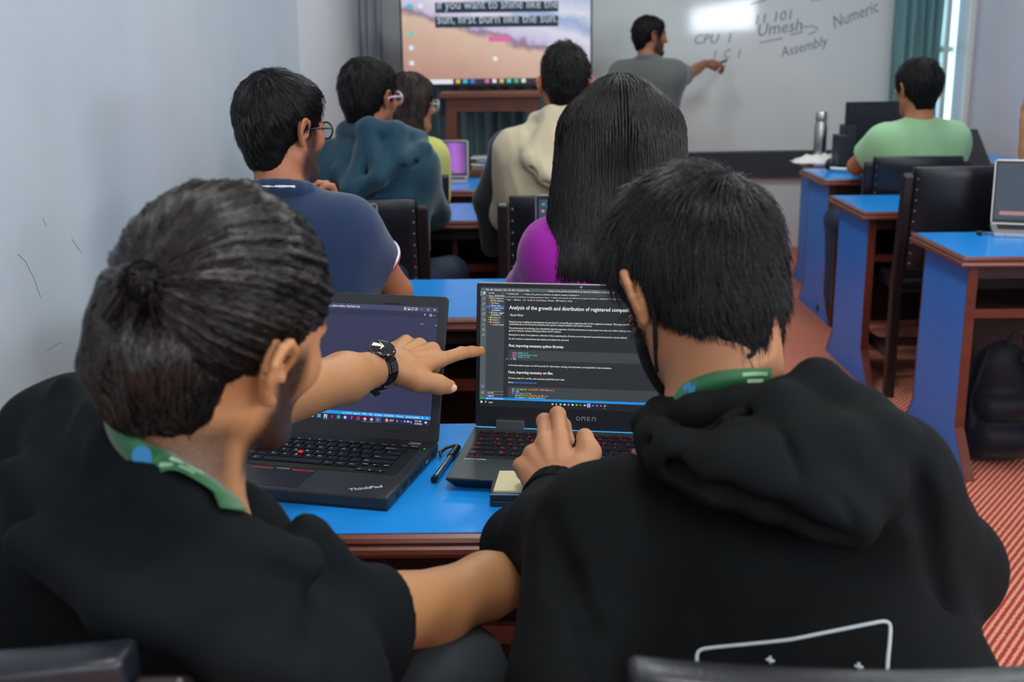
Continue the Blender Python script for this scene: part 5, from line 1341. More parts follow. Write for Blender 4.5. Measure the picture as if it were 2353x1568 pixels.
# ---- lime top, wavy brown hair
LIME = cloth('lime_knit', (204, 204, 112))
hc = at(948, 240, 5.54); k = 1.06
r, f, nb, sh, body, gar, pel = seated('person in a lime top and clear glasses with long wavy dark brown hair', hc, -42, (-58, 6, 0), k, LIME, SK_TAN, [(at(900, 446, 5.45), at(930, 430, 5.82)), (at(996, 446, 5.50), at(968, 430, 5.85))], sleeve='long', fat=.88, folds=.005, h=.007, wid=.86)
eyes(f, r)
def long_hair(root, f, m_, length, seed, width=.10, wave=.010, count=3000, h=.007, back=-.05, thick=.055, z_end=None, taper=.9, r0=.0016, part=.0, side=1.0, out=.0):
    k = f.k; S = Shape(h)
    hair_shell(f, S, .020, .006, nape=-.10, side=side)
    e = f(0, back, -.02) ; d = V(0, 0, -1)
    for u in (-1, -.35, .35, 1):
        a = f(u * width * .75, -.045, .02); b = f.c + f.R[:, 0] * (u * (width + out) * k * taper) + f.R[:, 1] * (back - .045) * k + V(0, 0, -length)
        S.chain([a, (a + b) / 2 + f.R[:, 1] * -.012 + f.R[:, 0] * u * .012, b], [thick * k, thick * k, thick * .55 * k], .045)
    P, Q = S.mesh(2); N_ = normals(P, Q)
    L = f.inv(P)
    # long locks falling from the parting
    r_ = np.random.default_rng(seed); rows = []
    ids = np.flatnonzero((L[:, 2] > -.02) & (L[:, 1] < .015)); ids = r_.choice(ids, count)
    K = 14; C = np.zeros((count, K, 3)); p = P[ids].copy(); n = N_[ids].copy()
    # walk down over the surface
    from mathutils.kdtree import KDTree
    kd = KDTree(len(P))
    for i, q in enumerate(P): kd.insert(q, i)
    kd.balance()
    step = (length + .10) / (K - 1) * (.6 + .5 * r_.random(count)); ph = r_.random(count) * 6.28; fr = 30 + 25 * r_.random(count)
    lat = f.R[:, 0]; base = p.copy()
    for j in range(K):
        sway = np.sin(ph + j * fr / 30) * wave * (j / K)
        C[:, j] = base + n * (.003 + .004 * r_.random((count, 1))) + lat[None] * sway[:, None]
        d_ = np.tile(V(0, 0, -1.0), (count, 1)) + (base - f(part, 0, .10)) * (3.0 if j < 4 else .3) * np.array([1, 1, 0])[None]
        d_ = d_ - n * (d_ * n).sum(1, keepdims=True) * .95; d_ /= np.linalg.norm(d_, axis=1, keepdims=True) + 1e-9
        base = base + d_ * step[:, None]
        for i in range(count):
            co, ix, ds = kd.find(base[i])
            if ds < .03: base[i] = np.array(P[ix]) * .8 + base[i] * .2; n[i] = N_[ix]
    C = C[(((C.reshape(-1, 3) - f.c) @ f.R[:, 1]).reshape(count, K).max(1) < .075 * k) & (np.linalg.norm(np.diff(C, axis=1), axis=2).max(1) < .08)]
    P2 = P + N_ * (.004 * ripple(P * np.array([1, 1, .12]), seed, 150, 2))[:, None]
    sp = strands(C, r0, r0 * .4)
    return to_obj('hair', [(P2, Q, 0), (sp[0], sp[1], 1)], [H_BASE, m_], root)
long_hair(r, f, H_BROWN, .30, 12, .085, .018, 900, .008, back=-.03, r0=.0022)
glasses('glasses', f, mat('clear_acetate', (190, 190, 186), rough=.2), LENS, r, .0028, (.027, .024))

# ---- beige hooded jacket with dark vest
BEIGE = cloth('beige_jacket_cloth', (188, 176, 148), .8)
hc = at(1298, 196, 4.42); k = 1.08
r, f, nb, sh, body, gar, pel = seated('person in a beige hooded jacket, seen straight from behind', hc, 4, (2, 2, 0), k, BEIGE, SK_BROWN, [(at(1165, 495, 4.46), V(.02, 4.92, .82)), (V(.42, 4.60, .84), V(.28, 4.95, .82))], legs=DENIM_L, sleeve='long', extra_top=hood_px([(1236, 280, 4.34), (1265, 268, 4.25), (1310, 268, 4.24), (1350, 285, 4.30)], [(1200, 322, 4.27), (1222, 368, 4.20), (1258, 405, 4.17), (1298, 418, 4.16), (1340, 395, 4.18), (1372, 340, 4.24)], .040, .032, [(0, 0), (0, 1), (1, 1), (1, 2), (1, 3), (2, 3), (2, 4), (3, 4), (3, 5)]), beard=.2, fat=1.04, folds=.010, wid=1.02, h=.007, shoe=SHOE)
eyes(f, r); short_hair(r, f, H_BLACK, count=2400, length=.035, lift=.010, seed=9, t=.012, top=.024, side=.55)
# dark jacket draped forward over the left shoulder side
S = Shape(.008); S.chain([sh[0] + V(.10, .12, .045), sh[0] + V(-.03, .13, -.01), sh[0] + V(-.10, .17, -.22), sh[0] + V(-.09, .18, -.40)], [.050, .062, .062, .05], .03)
soft('inner_vest', S, cloth('charcoal_vest', (40, 42, 46)), r, 1, fold_fn(6, .005))

# ---- long-haired person in magenta
MAG = cloth('magenta_knit', (150, 24, 150), .9)
hc = at(1424, 318, 2.80); k = 1.06
r, f, nb, sh, body, gar, pel = seated('person in a magenta top with very long straight black hair', hc, 2, (-2, 4, 0), k, MAG, SK_TAN, rest(hc, 0, k, .22, .20), fat=.92, folds=.004, h=.007, wid=.90, sleeve='long', neckoff=(0, -.03, -.185))
eyes(f, r)
long_hair(r, f, H_SOFT, 0.62, 22, .100, .012, 5200, .007, back=-.035, thick=.060, r0=.0013, part=-.012, taper=1.15, side=1.15)

# ---- teacher
GREY = cloth('grey_polo_pique', (92, 97, 96))
hc = at(1494, 84, 7.55); k = 1.04
hd = dict(f=(.9, .35, .05), b=(0, -.5, .8), side=1, curl=[(30, 50, 35), (35, 55, 35), (40, 60, 35), (45, 60, 40)], th=[(.015, .020, -.004), (.045, .030, -.018), (.070, .030, -.03), (.088, .022, -.036)])
aR = (at(1567, 173, 7.72), at(1628, 150, 8.02), hd); aR = (V(1.10, 7.74, 1.255), at(1620, 146, 8.03), hd)
aL = (V(.58, 7.50, 1.10), V(.66, 7.74, .95))
GREYC = [None]
def tcollar(G, f, nb, sh, hp, B):
    G.chain([nb + V(.066 * cos(a), -.002 + .06 * sin(a), .022 - .012 * sin(a)) for a in np.linspace(0, 2 * pi, 15)], .016, .006)
r, f, nb, sh, body, gar, pel = seated('standing person in a grey polo shirt writing on the whiteboard', hc, -28, (-72, 2, 0), k, GREY, SK_DEEP, [aL, aR], legs=mat('black_trousers', (26, 27, 32), rough=.85), pel=(hc[0] - .06, hc[1] - .02, .86), sleeve='short', sl_end=.70, beard=.85, fat=1.05, folds=.005, h=.0062, extra_top=tcollar)
eyes(f, r); short_hair(r, f, H_BLACK, count=1600, length=.014, lift=.003, seed=13, t=.010, top=.004, whorl=(0, -.06, .10))
w_ = np.asarray(aR[1]); MB_ = MB()
tip = at(1672, 138, 8.27); mk = empty('marker_pen', tuple(tip), 0, 'dark marker pen in the hand of the person at the whiteboard', 'marker')
a_ = Vector(w_ + V(.075, .04, -.01)) - Vector(tip)
MB().tube([a_, a_ * .12], .009, 10).build('barrel', M_BLACK, mk); MB().tube([a_ * .12, a_ * 0], [.006, .002], 8).build('tip', M_OMB, mk)

# ---- mint t-shirt
MINT = cloth('mint_jersey', (150, 196, 150))
hc = at(2108, 206, 5.72); k = 1.10
r, f, nb, sh, body, gar, pel = seated('person in a mint green t-shirt with short black hair and glasses', hc, 12, (16, 4, 0), k, MINT, SK_BROWN, [(V(1.69, 5.80, .86), V(1.80, 6.10, .82)), (V(2.19, 5.84, .86), V(2.06, 6.12, .82))], fat=.98, folds=.004, h=.007, wid=.95, sl_end=.62)
eyes(f, r); short_hair(r, f, H_BLACK, count=2600, length=.035, lift=.009, seed=15, t=.016, top=.010)
glasses('glasses', f, M_BLACK, LENS, r, .0012)

# ---- person mostly out of frame by the right wall
hc = V(2.44, 4.60, 1.27)
hd = dict(f=(.15, .05, .9), b=(-.9, -.2, 0), side=-1, curl=[(50, 70, 40)] * 4)
r, f, nb, sh, body, gar, pel = seated('person at the right edge with a raised bare forearm', hc, 0, (0, 5, 0), 1.06, cloth('slate_jersey', (70, 80, 96)), SK_TAN, [(V(2.19, 4.94, .85), at(2358, 275, 5.02), hd), (V(2.68, 4.90, .84), V(2.5, 5.05, .82))], h=.008, shoe=SHOE)
eyes(f, r); short_hair(r, f, H_BLACK, count=1200, seed=17)
# ---- backpack under the nearest right-hand desk
bp_ = Vector((1.705, 3.90, 0)); BAG = cloth('black_nylon', (20, 22, 30), .6, .1)
bag = empty('backpack', bp_, radians(0), 'black backpack with a pale emblem standing under the nearest right-hand desk', 'backpack'); bpy.context.view_layer.update()
o_ = np.array(bp_); S = Shape(.007)
S.cone(o_ + V(0, .03, .13), o_ + V(.01, .03, .34), .125, .105, .03, 'u', (V(0, 1, 0), .72)); S.cone(o_ + V(-.06, .02, .08), o_ + V(.06, .02, .08), .075, .075, .04)
S.chain([o_ + V(-.045, -.055, .10), o_ + V(.045, -.055, .10)], .055, .03); S.chain([o_ + V(-.05, -.06, .22), o_ + V(.05, -.06, .22)], .042, .03)
S.chain([o_ + V(-.11, -.02, .05), o_ + V(-.115, -.02, .25), o_ + V(-.07, -.02, .42)], .008, .01); S.chain([o_ + V(-.09, -.095, .165), o_ + V(.0, -.112, .168), o_ + V(.09, -.095, .165)], .004, .010, 'd')
S.cut((0, 0, .002), (0, 0, -1), .01)
sb = soft('main_bag', S, BAG, bag, 1, fold_fn(77, .006, 22))
p = MB(); p.tube(smooth_path_([o_ + V(.03, -.02, .44), o_ + V(.045, -.04, .475), o_ + V(.075, -.04, .47), o_ + V(.085, -.02, .43)]) if False else [o_ + V(.0, .0, .435), o_ + V(.02, -.01, .475), o_ + V(.055, -.01, .475), o_ + V(.07, .0, .43)], .010, 8)
o1_ = p.build('handle', BAG, bag); o1_.matrix_parent_inverse = bag.matrix_world.inverted()
p = MB(); p.tube([o_ + V(.06, -.03, .43), o_ + V(.115, -.08, .37), o_ + V(.135, -.10, .27), o_ + V(.125, -.09, .17), o_ + V(.10, -.05, .10)], [.014, .020, .022, .020, .012], 8); o1_ = p.build('strap', mat('grey_webbing', (48, 54, 64), rough=.8), bag); o1_.matrix_parent_inverse = bag.matrix_world.inverted()
p = MB()
for (x, z, w_, h_, a) in ((.050, .405, .024, .012, .4), (.085, .385, .022, .012, -.5), (.088, .360, .016, .010, -.9)):
    p.T = Matrix.Translation(Vector(o_ + V(x, -.088, z))) @ Matrix.Rotation(a, 4, 'Y') @ Matrix.Rotation(pi / 2, 4, 'X'); p.lathe([(w_, -.004), (w_ * .9, .002), (.0001, .004)], 8)
o1_ = p.build('emblem', mat('pale_emblem', (150, 160, 168), rough=.5), bag); o1_.matrix_parent_inverse = bag.matrix_world.inverted()
# ================================================================ the two people at the nearest desk
from mathutils.bvhtree import BVHTree
BLK = cloth('black_cotton_jersey', (9, 14, 17), .85, .0); BLK2 = cloth('black_fleece', (9, 13, 15), .85, .0)
for _m in (BLK, BLK2): _m.node_tree.nodes['Principled BSDF'].inputs['Specular IOR Level'].default_value = .14
CHARC = mat('charcoal_trousers', (38, 46, 52), rough=.85, bump=.3, bscale=240)
GREEN = mat('green_lanyard_ribbon', (22, 92, 48), rough=.55, sheen=.2); LANW = mat('lanyard_print_pale', (150, 190, 150), rough=.6); LANB = mat('lanyard_print_blue', (40, 120, 170), rough=.6)
def bvh(*objs):
    vs, fs = [], []
    for o in objs:
        b0 = len(vs); vs += [tuple(v.co) for v in o.data.vertices]; fs += [tuple(i + b0 for i in p.vertices) for p in o.data.polygons]
    return BVHTree.FromPolygons(vs, fs)
def hit(T, px, py_, off=0.0):
    d = Vector(ray(px, py_)).normalized(); h_ = T.ray_cast(Vector(CAM_C), d)
    return (None, None) if h_[0] is None else (h_[0] + h_[1] * off, h_[1])
def wb(mb, name, m_, par, **k):
    o = mb.build(name, m_, par, **k); bpy.context.view_layer.update(); o.matrix_parent_inverse = par.matrix_world.inverted(); return o
def ribbon(pts, nrms, width, th=.0016):
    """flat band through pts lying on a surface; nrms = surface normals"""
    mb = MB(); vs = []
    n = len(pts)
    for i in range(n):
        t = (pts[min(i + 1, n - 1)] - pts[max(i - 1, 0)]).normalized(); u = t.cross(nrms[i]).normalized(); w_ = nrms[i]
        for a, b in ((-1, 0), (1, 0), (1, 1), (-1, 1)): vs.append(pts[i] + u * a * width / 2 + w_ * b * th)
    fs = [(0, 1, 2, 3)[::-1]] + [(i * 4 + j, i * 4 + (j + 1) % 4, i * 4 + 4 + (j + 1) % 4, i * 4 + 4 + j) for i in range(n - 1) for j in range(4)] + [tuple((n - 1) * 4 + j for j in range(4))]
    mb.add(vs, fs, True); return mb
def smooth_path(pts, m_=5):
    P = [Vector(p) for p in pts]; out = []
    for i in range(len(P) - 1):
        p0, p1, p2, p3 = P[max(i - 1, 0)], P[i], P[i + 1], P[min(i + 2, len(P) - 1)]
        for j in range(m_):
            t = j / m_; out.append(.5 * ((2 * p1) + (p2 - p0) * t + (2 * p0 - 5 * p1 + 4 * p2 - p3) * t * t + (3 * p1 - p0 - 3 * p2 + p3) * t ** 3))
    return out + [P[-1]]

# ---------------------------------------------------------------- person with tied-back hair, pointing
k = 1.035
R_ = rotm(-35, 9, 13); skull = deep(498, 711, 1.10); f = Frame(skull - R_ @ (V(0, -.018, .03) * k), R_, k)
nb = deep(408, 1122, 1.125)
LS, RS = deep(180, 1035, 1.29), deep(615, 1455, 1.12)
pelv = V(-.43, 1.02, .60)
root = person_root((pelv[0], pelv[1], .5), 'person with tied-back dark hair in a black t-shirt, pointing at the right laptop')
eL, wL = deep(600, 925, 1.66), deep(882, 842, 1.935)
eR, wR = deep(1012, 1390, 1.34), deep(1215, 1320, 1.46)
S = Shape(.0036)
add_head(S, f, nb + V(-.012, 0, 0))
S.cone(f(-.004, -.06, -.03), nb + V(-.01, -.01, .0), .046 * k, .048 * k, .02)
S.cone(nb, nb + V(-.02, -.01, -.07), .058 * k, .075 * k, .03)
S.cone(nb + V(0, 0, -.03), LS * .6 + nb * .4, .045, .045, .03); S.cone(nb + V(0, 0, -.03), RS * .6 + nb * .4, .045, .045, .03)
P1, Q1 = S.mesh(1)
A = Shape(.0036)
A.chain([RS, eR, eR * .5 + wR * .5 + V(0, 0, .004), wR, deep(1262, 1300, 1.52)], [.058, .0405, .040, .030, .03], .012)
A.ball(eR + V(-.01, -.012, -.012), .036, .02)
P2, Q2 = A.mesh(2)
camR, camU, camB = CAM_R[:, 0], CAM_R[:, 1], CAM_R[:, 2]
def cv(r_, u_, b_): return camR * r_ + camU * u_ + camB * b_
fd = nrm(deep(990, 798, 2.03) - wL); bk = cv(.24, .81, .53)
Hn = Shape(.0021)
mid = eL * .35 + wL * .65
Hn.chain([LS, eL, mid, wL], [.052, .046, .0385, .0268], .02)
tip = deep(1112, 797, 2.09); kh = 1.22
n0_ = nrm(bk - fd * np.dot(bk, fd)); mcp = wL + (fd * .088 + np.cross(fd, n0_) * .031 + n0_ * .004) * kh
o1 = add_hand(Hn, wL, fd, bk, 1, kh, [(-3, 9, 4), (62, 88, 40), (72, 95, 45), (76, 92, 45)], spread=(.0, .03, -.04, -.10), aim=[nrm(tip - mcp), None, None, None], kk=.003)
Hn.chain([wL + fd * .02 - camU * .018, deep(958, 874, 1.95), deep(1006, 884, 1.965), deep(1031, 889, 1.98)], [.019, .0185, .0155, .0128], .012)
# tendons running to the knuckles
for i in range(4):
    kn_ = o1[i][0][0]; Hn.cone(wL * .45 + kn_ * .55 + nrm(bk) * .0105, kn_ + nrm(bk) * .004, .0038, .0098, .008)
P3, Q3 = Hn.mesh(1)
bt0 = beard_tint(f, .95)
def bt(P):
    L = f.inv(P); return np.maximum(bt0(P), np.clip((-.012 - L[:, 1]) / .02, 0, 1) * np.clip((L[:, 2] + .150) / .05, 0, 1) * np.clip((-.05 - L[:, 2]) / .02, 0, 1) * .75 * (np.abs(L[:, 0]) < .12))
body = to_obj('body', [(P1, Q1), (P2, Q2), (P3, Q3)], SK_GOLD, root, bt)
eyes(f, root)
NAIL = mat('fingernail', (226, 176, 156), rough=.25, coat=.3)
def nail(pts, up, w_, l_, par):
    d = nrm(pts[-1] - pts[-2]); u = nrm(up - d * np.dot(up, d)); s_ = np.cross(d, u); mb = MB(); vs = []
    for a in np.linspace(-.5, 1, 6):
        for b in np.linspace(-1, 1, 7):
            vs.append(pts[-1] + d * a * l_ + s_ * b * w_ * (1 - .25 * max(a, 0) ** 2) + u * (pts_r * (1 - .30 * b * b) + .0004 - .0035 * max(a, 0) ** 2 * .8))
    mb.add(vs, [(i * 7 + j, i * 7 + j + 1, i * 7 + 8 + j, i * 7 + 7 + j) for i in range(5) for j in range(6)], True); return wb(mb, 'fingernail', NAIL, par)
pts_r = .0088; nail(o1[0][0], nrm(cv(.1, .95, .35)), .0058, .0075, body)
pts_r = .0122; nail([deep(1006, 884, 1.965), deep(1033, 889, 1.98)], nrm(cv(.25, -.25, .9)), .0078, .0095, body)

# t-shirt
def G1(cuts=True):
    G = Shape(.0048)
    hem = deep(872, 1436, 1.225); d = nrm(hem - RS)
    G.chain([RS, hem + d * .05], [.072, .064], .02)
    G.cone(RS + V(-.02, 0, -.03), hem + V(-.02, 0, -.026) + d * .05, .066, .060, .02)
    G.cut(hem, d, .003, hem + d * .05, .14)
    eLs = LS + (eL - LS) * .72; d2 = nrm(eL - LS)
    G.chain([LS, eLs + d2 * .05], [.085, .070], .03); G.cut(eLs, d2, .003, eLs + d2 * .05, .12)
    G.cone(nb + V(-.03, -.015, -.055), LS + V(0, 0, .0), .056, .078, .04); G.cone(nb + V(.0, -.01, -.110), RS + V(-.02, 0, .0), .045, .064, .03)
    G.chain([deep(250, 985, 1.15), deep(278, 1048, 1.095), deep(356, 1125, 1.06), deep(430, 1165, 1.052), deep(500, 1205, 1.07), deep(545, 1240, 1.10)], [.034, .032, .027, .021, .016, .012], .012)
    m1 = LS * .75 + nb * .25 + V(0, -.02, -.10); m2 = RS * .70 + nb * .30 + V(0, -.01, -.10)
    G.cone(m1, pelv + V(-.10, 0, .06), .115, .150, .05); G.cone(m2 + V(0, 0, -.03), pelv + V(.10, .02, .04), .095, .150, .05)
    G.cone((m1 + m2) / 2 + V(-.02, 0, -.07), pelv, .115, .15, .05)
    G.cone(deep(525, 1430, 1.08), deep(660, 1600, 1.06), .075, .10, .04)
    G.cone(nb + V(.03, .045, -.085), pelv + V(.02, .10, .10), .070, .12, .04); G.cone(LS * .6 + nb * .4 + V(.03, .03, -.04), RS * .6 + nb * .4 + V(.02, .03, -.04), .062, .060, .04)
    # gathered cloth by the collar and shoulder
    G.chain([deep(548, 1240, 1.085), deep(610, 1272, 1.10), deep(665, 1272, 1.115), deep(704, 1236, 1.13), deep(742, 1285, 1.14), deep(820, 1340, 1.17)], [.020, .018, .018, .016, .020, .02], .014)
    G.chain([deep(662, 1240, 1.09), deep(690, 1300, 1.05), deep(700, 1360, 1.03)], .007, .016, 'd')
    # long diagonal folds across the back
    for pts, r_ in (([(40, 1090, 1.14), (210, 1230, 1.05), (420, 1340, 1.0), (640, 1420, .99)], .020), ([(120, 1010, 1.19), (330, 1170, 1.06), (520, 1265, 1.03), (690, 1290, 1.03)], .022), ([(60, 1250, 1.04), (280, 1400, .97), (520, 1500, .95), (700, 1560, .96)], .018), ([(150, 905, 1.22), (220, 960, 1.19), (300, 1010, 1.14)], .016), ([(60, 950, 1.25), (150, 1010, 1.19), (215, 1080, 1.14)], .015)):
        G.chain([deep(*p) for p in pts], r_, .035)
    return G
def p_folds(P):
    return .003 * ripple(P, 31, 16, 2) + .012 * (.35 - np.abs(ripple(P @ np.array([[.5, .2, .9], [.1, .5, .1], [.9, .1, 1.9]]), 44, 8.5, 1))) * (.4 + .6 * np.clip(ripple(P, 9, 7, 1) + .5, 0, 1))
tee = soft('t_shirt', G1(), BLK, root, 2, p_folds)
# ribbed collar
cen = nb + V(.0, -.005, -.035)
T = bvh(tee, body)
# trousers, knee towards the right under the desk
J = Shape(.007)
J.chain([pelv + V(.09, .03, 0), deep(1000, 1590, 1.36), deep(1010, 1600, 1.36) + V(0, -.02, -.42)], [.10, .085, .06], .03)
J.chain([pelv + V(-.09, .03, 0), V(-.50, 1.46, .56), V(-.50, 1.44, .11)], [.10, .078, .055], .03); J.cone(pelv + V(-.08, 0, 0), pelv + V(.08, 0, 0), .115, .115, .04)
soft('trousers', J, CHARC, root, 1, lambda P: .006 * ripple(P * V(.4, .5, 1.5), 5, 26, 2))
for a in (V(-.50, 1.44, 0), V(deep(1010, 1600, 1.36)[0], deep(1010, 1600, 1.36)[1] - .02, 0)):
    Z = Shape(.008); Z.cone(a + V(0, -.03, .05), a + V(0, .15, .042), .045, .038, .02); Z.cone(a + V(0, 0, .10), a + V(0, 0, .05), .045, .045, .02); Z.cut((0, 0, .001), (0, 0, -1), .003); soft('shoe', Z, M_BLACK, root)
# hair: swept back to a tie, loose looped tail below it
S = Shape(.0042); t = .006
S.ball(f(0, -.022, .050), V(.076 + t, .096 + t, .094 + t) * k, .02, 'u', f.R)
S.ball(f(0, .030, .056), V(.064, .056, .048) * k, .03, 'u', f.R)
S.ball(f(0, -.062, -.030), V(.060, .046, .076) * k, .02, 'u', f.R)
S.ball(f(0, .118, -.030), V(.160, .082, .130) * k, .008, 'd', f.R)
for s in (-1, 1): S.ball(f(s * .090, .010, -.020), V(.026, .024, .034) * k, .006, 'd', f.R); S.ball(f(s * .09, .034, -.070), V(.05, .050, .060) * k, .01, 'd', f.R)
S.cut(f(0, 0, -.104), f.R @ V(0, -.15, -1), .012)
P, Q = S.mesh(2); N_ = normals(P, Q)
TT = BVHTree.FromPolygons([tuple(p) for p in P], [tuple(q) for q in Q])
tie = np.array(hit(TT, 335, 655)[0]); 
ax = nrm(tie - skull); e1 = nrm(np.cross(ax, V(0, 0, 1))); e2 = np.cross(ax, e1)
rel = P - skull; phi = np.arctan2(rel @ e2, rel @ e1); ang = np.arccos(np.clip((rel @ ax) / np.linalg.norm(rel, axis=1), -1, 1))
Lp = f.inv(P)
up_ = np.clip((Lp[:, 2] - .0) / .03, 0, 1)
def ridge_of(phi, ang): return (np.sin(phi * 23 + 2.6 * np.sin(phi * 5) + 1.4 * np.sin(ang * 2.3)) * .5 + np.sin(phi * 61 + 3 * np.sin(ang * 2 + phi * 3)) * .5) * np.clip(ang / .4, 0, 1)
ridge = ridge_of(phi, ang)
P = P + N_ * (((.0026 * ridge + .0022 * np.sin(ang * 15 + 2 * np.sin(phi * 6)) * np.clip((Lp[:, 1] + .01) / .05, 0, 1)) * up_) + .0012 * ripple(P, 3, 120, 1))[:, None]
TT = BVHTree.FromPolygons([tuple(p) for p in P], [tuple(q) for q in Q])
r_ = np.random.default_rng(3)
ids = r_.choice(np.flatnonzero((Lp[:, 2] > -.012) & (ang > .12)), 12500)
K = 9; C = np.zeros((len(ids), K, 3)); rr = np.linalg.norm(P[ids] - skull, axis=1); d0 = (P[ids] - skull) / rr[:, None]
rt = np.linalg.norm(tie - skull); a0 = ang[ids]; lnn = np.minimum(a0 * .98, .35 + .55 * r_.random(len(ids)))
tn = ax[None] - d0 * np.cos(a0)[:, None]; tn /= np.linalg.norm(tn, axis=1, keepdims=True) + 1e-9
wob = r_.normal(size=len(ids)) * .05
side_ = np.cross(d0, tn)
for j in range(K):
    a = lnn * j / (K - 1); w_ = np.sin(np.pi * j / (K - 1)) * wob
    d = d0 * np.cos(a)[:, None] + tn * np.sin(a)[:, None] + side_ * w_[:, None] * .3
    d /= np.linalg.norm(d, axis=1, keepdims=True)
    # stay on the shell
    rad = np.empty(len(ids))
    for i in range(len(ids)):
        h_ = TT.ray_cast(Vector(skull + d[i] * .3), Vector(-d[i]))
        rad[i] = .3 - h_[3] if h_[0] is not None else rr[i]
    C[:, j] = skull + d * (rad + .0004 + .0016 * r_.random(len(ids)))[:, None]
# very short clipped hair low on the sides and nape
idl = r_.choice(np.flatnonzero(Lp[:, 2] <= .0), 2600)
C2 = crown_strands(P, N_, f, 2600, .010, .0015, (.0, -.06, .12), .3, 4, 5, lambda L: L[:, 2] < .0, .6)
TB = Shape(.0042)
tl = [tie + (tie - skull) * .06, deep(298, 672, 1.03), deep(278, 740, 1.025), deep(280, 830, 1.03), deep(308, 905, 1.04), deep(350, 945, 1.06)]
TB.chain(tl, [.0165, .021, .026, .029, .028, .018], .015); TB.chain([deep(318, 720, 1.03), deep(338, 820, 1.03), deep(360, 900, 1.045)], [.024, .036, .030], .03); TB.chain([deep(390, 760, 1.05), deep(400, 870, 1.06)], [.03, .03], .03)
Pt, Qt = TB.mesh(2); Nt = normals(Pt, Qt); Pt = Pt + Nt * (.0030 * ripple(Pt * V(1, 1, .35), 8, 75, 2))[:, None]
Tt = BVHTree.FromPolygons([tuple(p) for p in Pt], [tuple(q) for q in Qt])
path = np.array([list(v) for v in smooth_path(tl, 4)]); C3 = []
n3 = 2600
for i in range(n3):
    o_ = r_.normal(size=3); o_ /= np.linalg.norm(o_); s0 = r_.integers(0, len(path) - 9); seg_p = path[s0:s0 + 9]
    amp = .024 + .016 * r_.random(); tw = .5 * r_.normal()
    q = []
    for j, p in enumerate(seg_p):
        oo = o_ + .25 * np.sin(j * .5 + i) * V(0, .3, .4) * tw
        h_ = Tt.find_nearest(Vector(p + oo * .06))
        q.append(np.array(h_[0]) + np.array(h_[1]) * (.0008 + .0025 * ((i * 7) % 10) / 10))
    C3.append(q)
C3 = np.array(C3)
lite = ridge[ids] + .25 * r_.normal(size=len(ids)) > .62  # strands on the ridges take a lighter colour, painting in highlights
sp = [strands(C[~lite], .0009, .0004), strands(C2, .0006, .0003), strands(C3[::2], .0011, .0004)]
sp2 = [strands(C[lite], .0010, .0005), strands(C3[1::2], .0009, .0004)]
_hp = hairmat('hair_black_brown', (18, 16, 15), .25)
for _m in (_hp, hairmat('hair_highlight', (46, 41, 37), .30)): _m.node_tree.nodes['Principled BSDF'].inputs['Specular IOR Level'].default_value = .38
hair = to_obj('hair', [(P, Q, 0), (Pt, Qt, 0)] + [(a, b, 1) for a, b in sp] + [(a, b, 2) for a, b in sp2], [H_BASE, _hp, hairmat('hair_highlight', (46, 41, 37), .32)], root)  # third material: highlight streaks put into the strand colour
mb = MB(); c = Vector(tie + (tie - skull) * .06); dx = Vector(nrm(deep(285, 672, 1.02) - tie)); u = dx.cross(Vector((0, 0, 1))).normalized(); v_ = dx.cross(u)
for off in (-.006, 0, .006): mb.tube([c + dx * off + (u * cos(a) + v_ * sin(a)) * .0150 for a in np.linspace(0, 2 * pi, 21)], .0050, 8, caps=False)
wb(mb, 'hair_tie', mat('black_elastic', (6, 7, 9), rough=.95, spec=.1), root)
# lanyard
def lanyard(par, T, pix, width, marks, lift_=.0025):
    pts = []; ns = []
    for a, b in pix:
        q, n = hit(T, a, b, lift_)
        if q is None: continue
        pts.append(q); ns.append(n)
    pts = smooth_path(pts, 4); nn = smooth_path(ns, 4)
    for _ in range(3): nn = [(nn[max(i - 1, 0)] + nn[i] + nn[min(i + 1, len(nn) - 1)]).normalized() for i in range(len(nn))]
    for _ in range(2): pts = [(pts[max(i - 1, 0)] + pts[i] * 2 + pts[min(i + 1, len(pts) - 1)]) / 4 for i in range(len(pts))]
    mb = ribbon(pts, nn, width)
    o = wb(mb, 'lanyard', [GREEN], par)
    m2 = MB()
    n = len(pts)
    for (u0, u1, v0, v1, mi) in marks:
        m2.mi = mi; i0, i1 = int(u0 * (n - 1)), int(u1 * (n - 1)) ; vs = []
        if mi == 1:
            i = (i0 + i1) // 2; t_ = (pts[i + 1] - pts[i - 1]).normalized(); uu = t_.cross(nn[i]).normalized(); c_ = pts[i] + nn[i] * .0022
            m2.add([c_] + [c_ + (t_ * cos(a) + uu * sin(a)) * width * .40 for a in np.linspace(0, 2 * pi, 17)[:-1]], [(0, 1 + j, 1 + (j + 1) % 16) for j in range(16)]); continue
        for i in range(i0, i1 + 1):
            t_ = (pts[min(i + 1, n - 1)] - pts[max(i - 1, 0)]).normalized(); uu = t_.cross(nn[i]).normalized()
            vs += [pts[i] + uu * width * v0 + nn[i] * .0021, pts[i] + uu * width * v1 + nn[i] * .0021]
        m2.add(vs, [(2 * j, 2 * j + 1, 2 * j + 3, 2 * j + 2) for j in range(i1 - i0)])
    wb(m2, 'lanyard_print', [LANW, LANB], o)
    return o
lanyard(root, T, [(262, 945), (276, 985), (305, 1022), (345, 1052), (395, 1078), (445, 1102), (485, 1128), (515, 1155), (534, 1186)], .0245, [(.36, .40, 0, 0, 1), (.48, .56, -.28, -.08, 0), (.58, .66, -.28, -.08, 0), (.46, .53, .08, .28, 0), (.55, .64, .08, .28, 0)], .0055)
